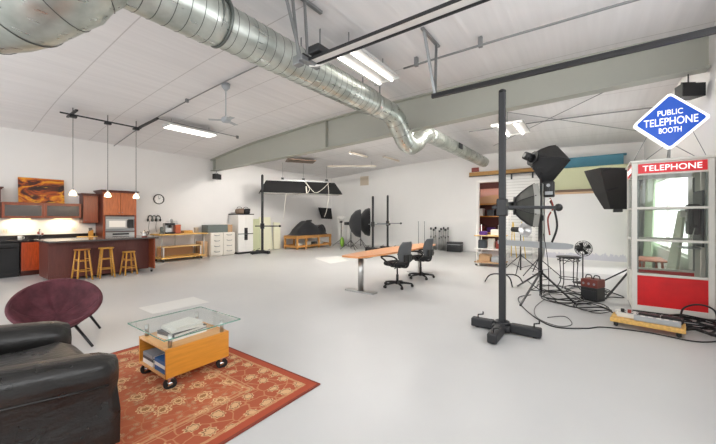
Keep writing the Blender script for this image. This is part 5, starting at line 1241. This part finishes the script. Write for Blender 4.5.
# floor cables
def cable(pts, r, label, m_='cable_black', name='cable', lift=0):
    return solo(name, MB().tube(smooth_pts([(p[0], p[1], (p[2] if len(p) > 2 else 0) + r + .001 + lift) for p in pts], 7), r, 7), m_, label, 'cable')
cable([(6.8, .9), (6.4, 1.05), (5.6, .8), (5.0, .42), (5.15, .05), (5.35, -.15), (5.42, -.6), (5.35, -1.0), (5.6, -1.3)], .008, 'thin black cable looping over the open floor towards the dolly')
cable([(6.6, .65), (5.9, .72), (5.3, .62), (5.05, .35), (5.25, .2), (5.6, .3), (5.4, .5)], .006, 'thin cable making a small loop on the floor before the tripod', 'cable_grey')
cable([(6.98, .2), (6.6, .5), (6.25, .2), (6.5, -.15), (6.2, -.3), (6.0, -.45), (5.75, -.42)], .01, 'black cable from the power pack to the dolly', lift=.0)
def coil(cx_, cy_, R1, R2, n, r, label, z0=0):
    r *= .75
    pts = []
    for k in range(n * 12 + 4):
        a = 2 * PI * k / 12; q = 1 + .12 * math.sin(k * .9 + cx_ * 7); pts.append((cx_ + R1 * q * math.cos(a), cy_ + R2 * q * math.sin(a), z0 + .004 * k / 3 + .01 * (1 + math.sin(k * 1.7))))
    return cable(pts, r, label)
coil(6.75, .42, .38, .3, 4, .01, 'black cable coil around the foot of the tripod stand')
coil(7.65, .05, .38, .34, 3, .01, 'black cable coil behind the power pack')
coil(6.28, -.02, .26, .22, 3, .009, 'black cable coil on the floor in front of the power pack')
coil(7.55, .6, .3, .26, 2, .009, 'black cable coil under the metal stool')
coil(6.15, -1.15, .2, .24, 4, .014, 'thick black cable coil at the right edge by the booth')
cable([(5.75, -.95), (5.95, -1.05), (5.8, -1.2), (6.05, -1.3), (6.3, -1.2), (6.5, -1.3)], .016, 'thick black cable from the dolly along the right wall')
cable([(5.7, -.98), (5.78, -1.1), (5.6, -1.2), (5.75, -1.32), (6.0, -1.36), (6.2, -1.34)], .018, 'thickest black cable lying at the right edge of the floor', lift=.03)
cable([(6.1, -1.0, .0), (6.3, -1.05, .16), (6.35, -1.2, .24), (6.3, -1.35, .2), (6.2, -1.38, 0)], .012, 'stiff black cable arching up in front of the booth post')
cable([(8.75, .0), (8.3, -.1), (7.9, -.35), (7.55, -.5), (7.45, -.3), (7.2, -.2)], .009, 'black cable from the pedestal fan to the power pack')
cable([(9.3, 1.2), (8.9, .8), (8.4, .95), (7.8, .9), (7.3, .95)], .008, 'thin black cable between the rear stands on the floor')
cable([(6.86, .7, 1.15), (6.9, .64, .7), (6.92, .62, .3), (6.8, .6, .05), (6.7, .45, .0)], .006, 'thin cable hanging down along the tripod stand pole')

# ---------------------------------------------------------------- seating corner
rx0, rx1, ry0, ry1 = -1.05, 2.08, 1.9, 4.14
rug_mat((rx1 - rx0) / 2, (ry1 - ry0) / 2)
solo('area_rug', MB().box(-(rx1 - rx0) / 2, -(ry1 - ry0) / 2, 0, (rx1 - rx0) / 2, (ry1 - ry0) / 2, .012, .003), 'rug_pile', 'rust red floral rug with a patterned border under the coffee table', 'rug', ((rx0 + rx1) / 2, (ry0 + ry1) / 2, .001))
solo('floor_sheet', MB().prism([(-.45, -.28), (.42, -.3), (.45, .29), (-.44, .28)], 0, .004), 'paper', 'white rectangular sheet lying on the floor behind the coffee table', 'floor mat', (2.58, 5.62, .001))
solo('floor_sheet', MB().prism([(-.7, -.7), (.2, -.75), (.95, .35), (.05, .75)], 0, .004), 'paper', 'pale sheet lying on the far floor in front of the crate', 'floor mat', (8.5, 7.4, .001))
# coffee table
t = thing('coffee_table', 'wheeled honey wood coffee table with a raised glass top', 'coffee table', (0, 0, 0.013))
kx0, kx1, ky0, ky1, kz0, kz1 = 1.23, 1.8, 2.84, 3.38, .1, .345
P('case', 'honey', t, ('box', kx0, ky0, kz0, kx1, ky0 + .02, kz1, .002), ('box', kx0, ky1 - .02, kz0, kx1, ky1, kz1, .002), ('box', kx1 - .02, ky0 + .02, kz0, kx1, ky1 - .02, kz1))
P('top_board', 'honey_top', t, ('box', kx0, ky0 + .02, kz1 - .018, kx1 - .02, ky1 - .02, kz1)); P('bottom_board', 'honey_top', t, ('box', kx0, ky0 + .02, kz0, kx1 - .02, ky1 - .02, kz0 + .018))
P('divider', 'honey', t, ('box', kx0 + .3, ky0 + .02, kz0 + .018, kx0 + .318, ky1 - .02, kz1 - .018))
for x in (kx0 + .05, kx1 - .05):
    for y in (ky0 + .04, ky1 - .04):
        P('glass_post', 'steel', t, ('cyl', (x, y, kz1), (x, y, .455), .017, None, 16))
        c = P('caster', 'rubber', t, ('cyl', (x - .016, y - .012, .04), (x - .006, y + .018, .04), .04, None, 16), ('cyl', (x + .006, y - .018, .04), (x + .016, y + .012, .04), .04, None, 16)); P('fork', 'chrome', c, ('box', x - .024, y - .016, .05, x + .024, y + .016, .092, .004), ('cyl', (x - .027, y, .04), (x + .027, y, .04), .022, None, 14))
P('glass_top', ['glass', 'glass_edge'], t, ('box', 1.17, 2.735, .456, 1.86, 3.47, .467))
gt = [o for o in kids(t) if o.name.startswith('glass_top')][0]
for p in gt.data.polygons: p.material_index = 0 if abs(p.normal.z) > .5 else 1
def book(w_, d_, h_, m_, label, loc, rz, grp):
    t = thing('book', label, 'book', loc, rz, grp)
    P('cover', m_, t, ('box', -w_ / 2, -d_ / 2, 0, w_ / 2, d_ / 2, .004), ('box', -w_ / 2, -d_ / 2, h_ - .004, w_ / 2, d_ / 2, h_), ('box', -w_ / 2, -d_ / 2, .004, -w_ / 2 + .005, d_ / 2, h_ - .004))
    P('pages', 'book_white', t, ('box', -w_ / 2 + .005, -d_ / 2 + .005, .004, w_ / 2 - .006, d_ / 2 - .005, h_ - .004))
z = kz1 + .014
for k, (w_, d_, h_, m_, lab, rz) in enumerate(((.33, .26, .03, 'book_white', 'thick white book at the bottom of the stack on the coffee table', 4), (.33, .25, .03, 'book_dark', 'dark book second from the bottom of the coffee table stack', 8), (.29, .23, .024, 'book_white', 'white book lying third from the bottom of the coffee table stack', -4), (.27, .21, .02, 'book_white', 'smaller white book on top of the coffee table stack', 10), (.22, .17, .01, 'book_grey', 'thin grey magazine on top of the coffee table stack', 2))):
    if z + h_ > .466: break
    book(w_, d_, h_, m_, lab, (1.5, 3.12, z), rz, 'books stacked on the coffee table'); z += h_ + .0008
z = kz0 + .032
for k, (y, items) in enumerate(((2.99, (('book_blue', .04, 'blue book at the bottom of the right pile inside the coffee table'), ('book_white', .03, 'white book on the blue one inside the coffee table'), ('book_blue', .03, 'blue book topping the right pile inside the coffee table'))), (3.23, (('book_white', .04, 'white book at the bottom of the left pile inside the coffee table'), ('book_dark', .025, 'dark book in the left pile inside the coffee table'), ('book_grey', .03, 'grey book topping the left pile inside the coffee table'))))):
    z = kz0 + .032
    for m_, h_, lab in items: book(.26, .2, h_, m_, lab, (1.375, y, z), 0, 'books inside the coffee table'); z += h_ + .0008
# leather armchair
AO = .48
t = thing('leather_armchair', 'big black leather armchair with rolled arms at the left edge', 'armchair', (.17, 2.86, .013))
def arm(s, bulge):
    rows = []
    N_ = 16
    for i in range(N_ + 1):
        u = i / N_; x = -.5 + 1.06 * u; zt = .77 - .15 * u
        fr = 1 - max(0, (u - .9) / .1) ** 2 * .45
        prof_ = [(.10, .10), (.11, .3), (.105, zt - .17), (.145, zt - .12), (.155, zt - .06), (.13, zt - .015), (.06, zt + .005), (-.03, zt), (-.1, zt - .03), (-.13, zt - .09), (-.115, zt - .15), (-.09, zt - .2), (-.09, .3), (-.09, .1)]
        rows.append([(x + .0, s * (AO + a * (fr if z_ > zt - .18 else 1)), .1 + (z_ - .1) * 1 - (0 if z_ < zt - .18 else (1 - fr) * .05)) for a, z_ in prof_])
    return ('surf', rows, {'caps': True})
for s in (-1, 1):
    a = P('arm', 'leather', t, arm(s, 1))
    zt = lambda x: .77 - .15 * (x + .5) / 1.06
    P('piping', 'leather', a, ('tube', [(x, s * (AO + .112), .1 + zt(x) - .1 - .165) for x in (-.48, -.2, .1, .3, .5)], .008, 6))
P('base', 'leather', t, ('box', -.5, -.38, .1, .5, .38, .32, .04))
rows = []
for i in range(13):
    u = i / 12; rr_ = []
    for j in range(17):
        w_ = j / 16; e = (min(1, 6 * w_) * min(1, 6 * (1 - w_))) ** .5; e2 = (min(1, 7 * (1 - u))) ** .5
        rr_.append((-.32 + .92 * u, -.37 + .74 * w_, .33 + .21 * e * e2 + .02 * math.sin(PI * w_) + .006 * math.sin(11 * u + 4 * w_)))
    rows.append(rr_)
b = MB(); b.surf(rows); b.surf([[(p[0], p[1], .322) for p in r] for r in (rows[0], rows[-1])]); b.surf([[p for p in rows[-1]], [(p[0], p[1], .322) for p in rows[-1]]]); b.build('seat_cushion', 'leather', t)
rows = []
for i in range(11):
    u = i / 10; z_ = .42 + .55 * u; rows.append([(-.42 - .1 * u + dx, y, z_ - .04 * (abs(y) / .36) ** 3 * u) for dx, y in [(.16 - .05 * (abs(y) / .36) ** 2 - .05 * (u > .92), y) for y in [-.36 + .09 * k for k in range(9)]] + [(-.14 + .05 * (abs(y) / .36) ** 2 + .05 * (u > .92), y) for y in [.36 - .09 * k for k in range(9)]]])
P('backrest', 'leather', t, ('surf', rows, {'closed_u': True, 'caps': True})); P('back_shell', 'leather', t, ('box', -.68, -.52, .1, -.505, .52, .9, .06))
for x in (-.55, .45):
    for y in (-.46, .46): P('foot', 'black_plastic', t, ('cyl', (x, y, 0), (x, y, .1), .028, .034))
# maroon tub chair
t = thing('papasan_chair', 'round maroon velvet dish chair on dark metal legs', 'chair', (.99, 5.0, 0))
tl = math.radians(31)
tm = Matrix.Translation((0, 0, .47)) @ Matrix.Scale(.71, 4) @ Matrix.Rotation(math.radians(-12), 4, 'Z') @ Matrix.Rotation(tl, 4, 'X')
prof = [(0, -.27), (.15, -.262), (.3, -.215), (.42, -.12), (.5, -.0), (.525, .025), (.545, .03), (.56, .01), (.55, -.03), (.47, -.15), (.34, -.26), (.17, -.315), (0, -.32)]
rows = []
for i, (r, z_) in enumerate(prof):
    row = []
    for k in range(96):
        a = 2 * PI * k / 96; ch = abs(math.sin(a * 5 + .3)) ** .3
        dz_ = -.06 * (1 - ch) * (1 if 1 <= i <= 4 else .3 if i <= 7 else 0) * min(1, r / .2); row.append(tm @ V((r * math.cos(a), r * math.sin(a), z_ + dz_)))
    rows.append(row)
P('cushion', 'velvet', t, ('surf', rows, {'closed_u': True}))
P('rim', 'velvet', t, ('tube', [tm @ V((.552 * math.cos(2 * PI * k / 48), .552 * math.sin(2 * PI * k / 48), .012)) for k in range(48)], .022, 8, True, True))
P('base_ring', 'black_metal', t, ('tube', [tm @ V((.36 * math.cos(2 * PI * k / 32), .36 * math.sin(2 * PI * k / 32), -.275)) for k in range(32)], .014, 8, True, True))
for a in (-66, 24, 114, 204):
    a = math.radians(a); p = tm @ V((.36 * math.cos(a + .21), .36 * math.sin(a + .21), -.275)); P('leg', 'black_metal', t, ('cyl', p, (.5 * math.cos(a), .5 * math.sin(a), .008), .016, .013, 10))
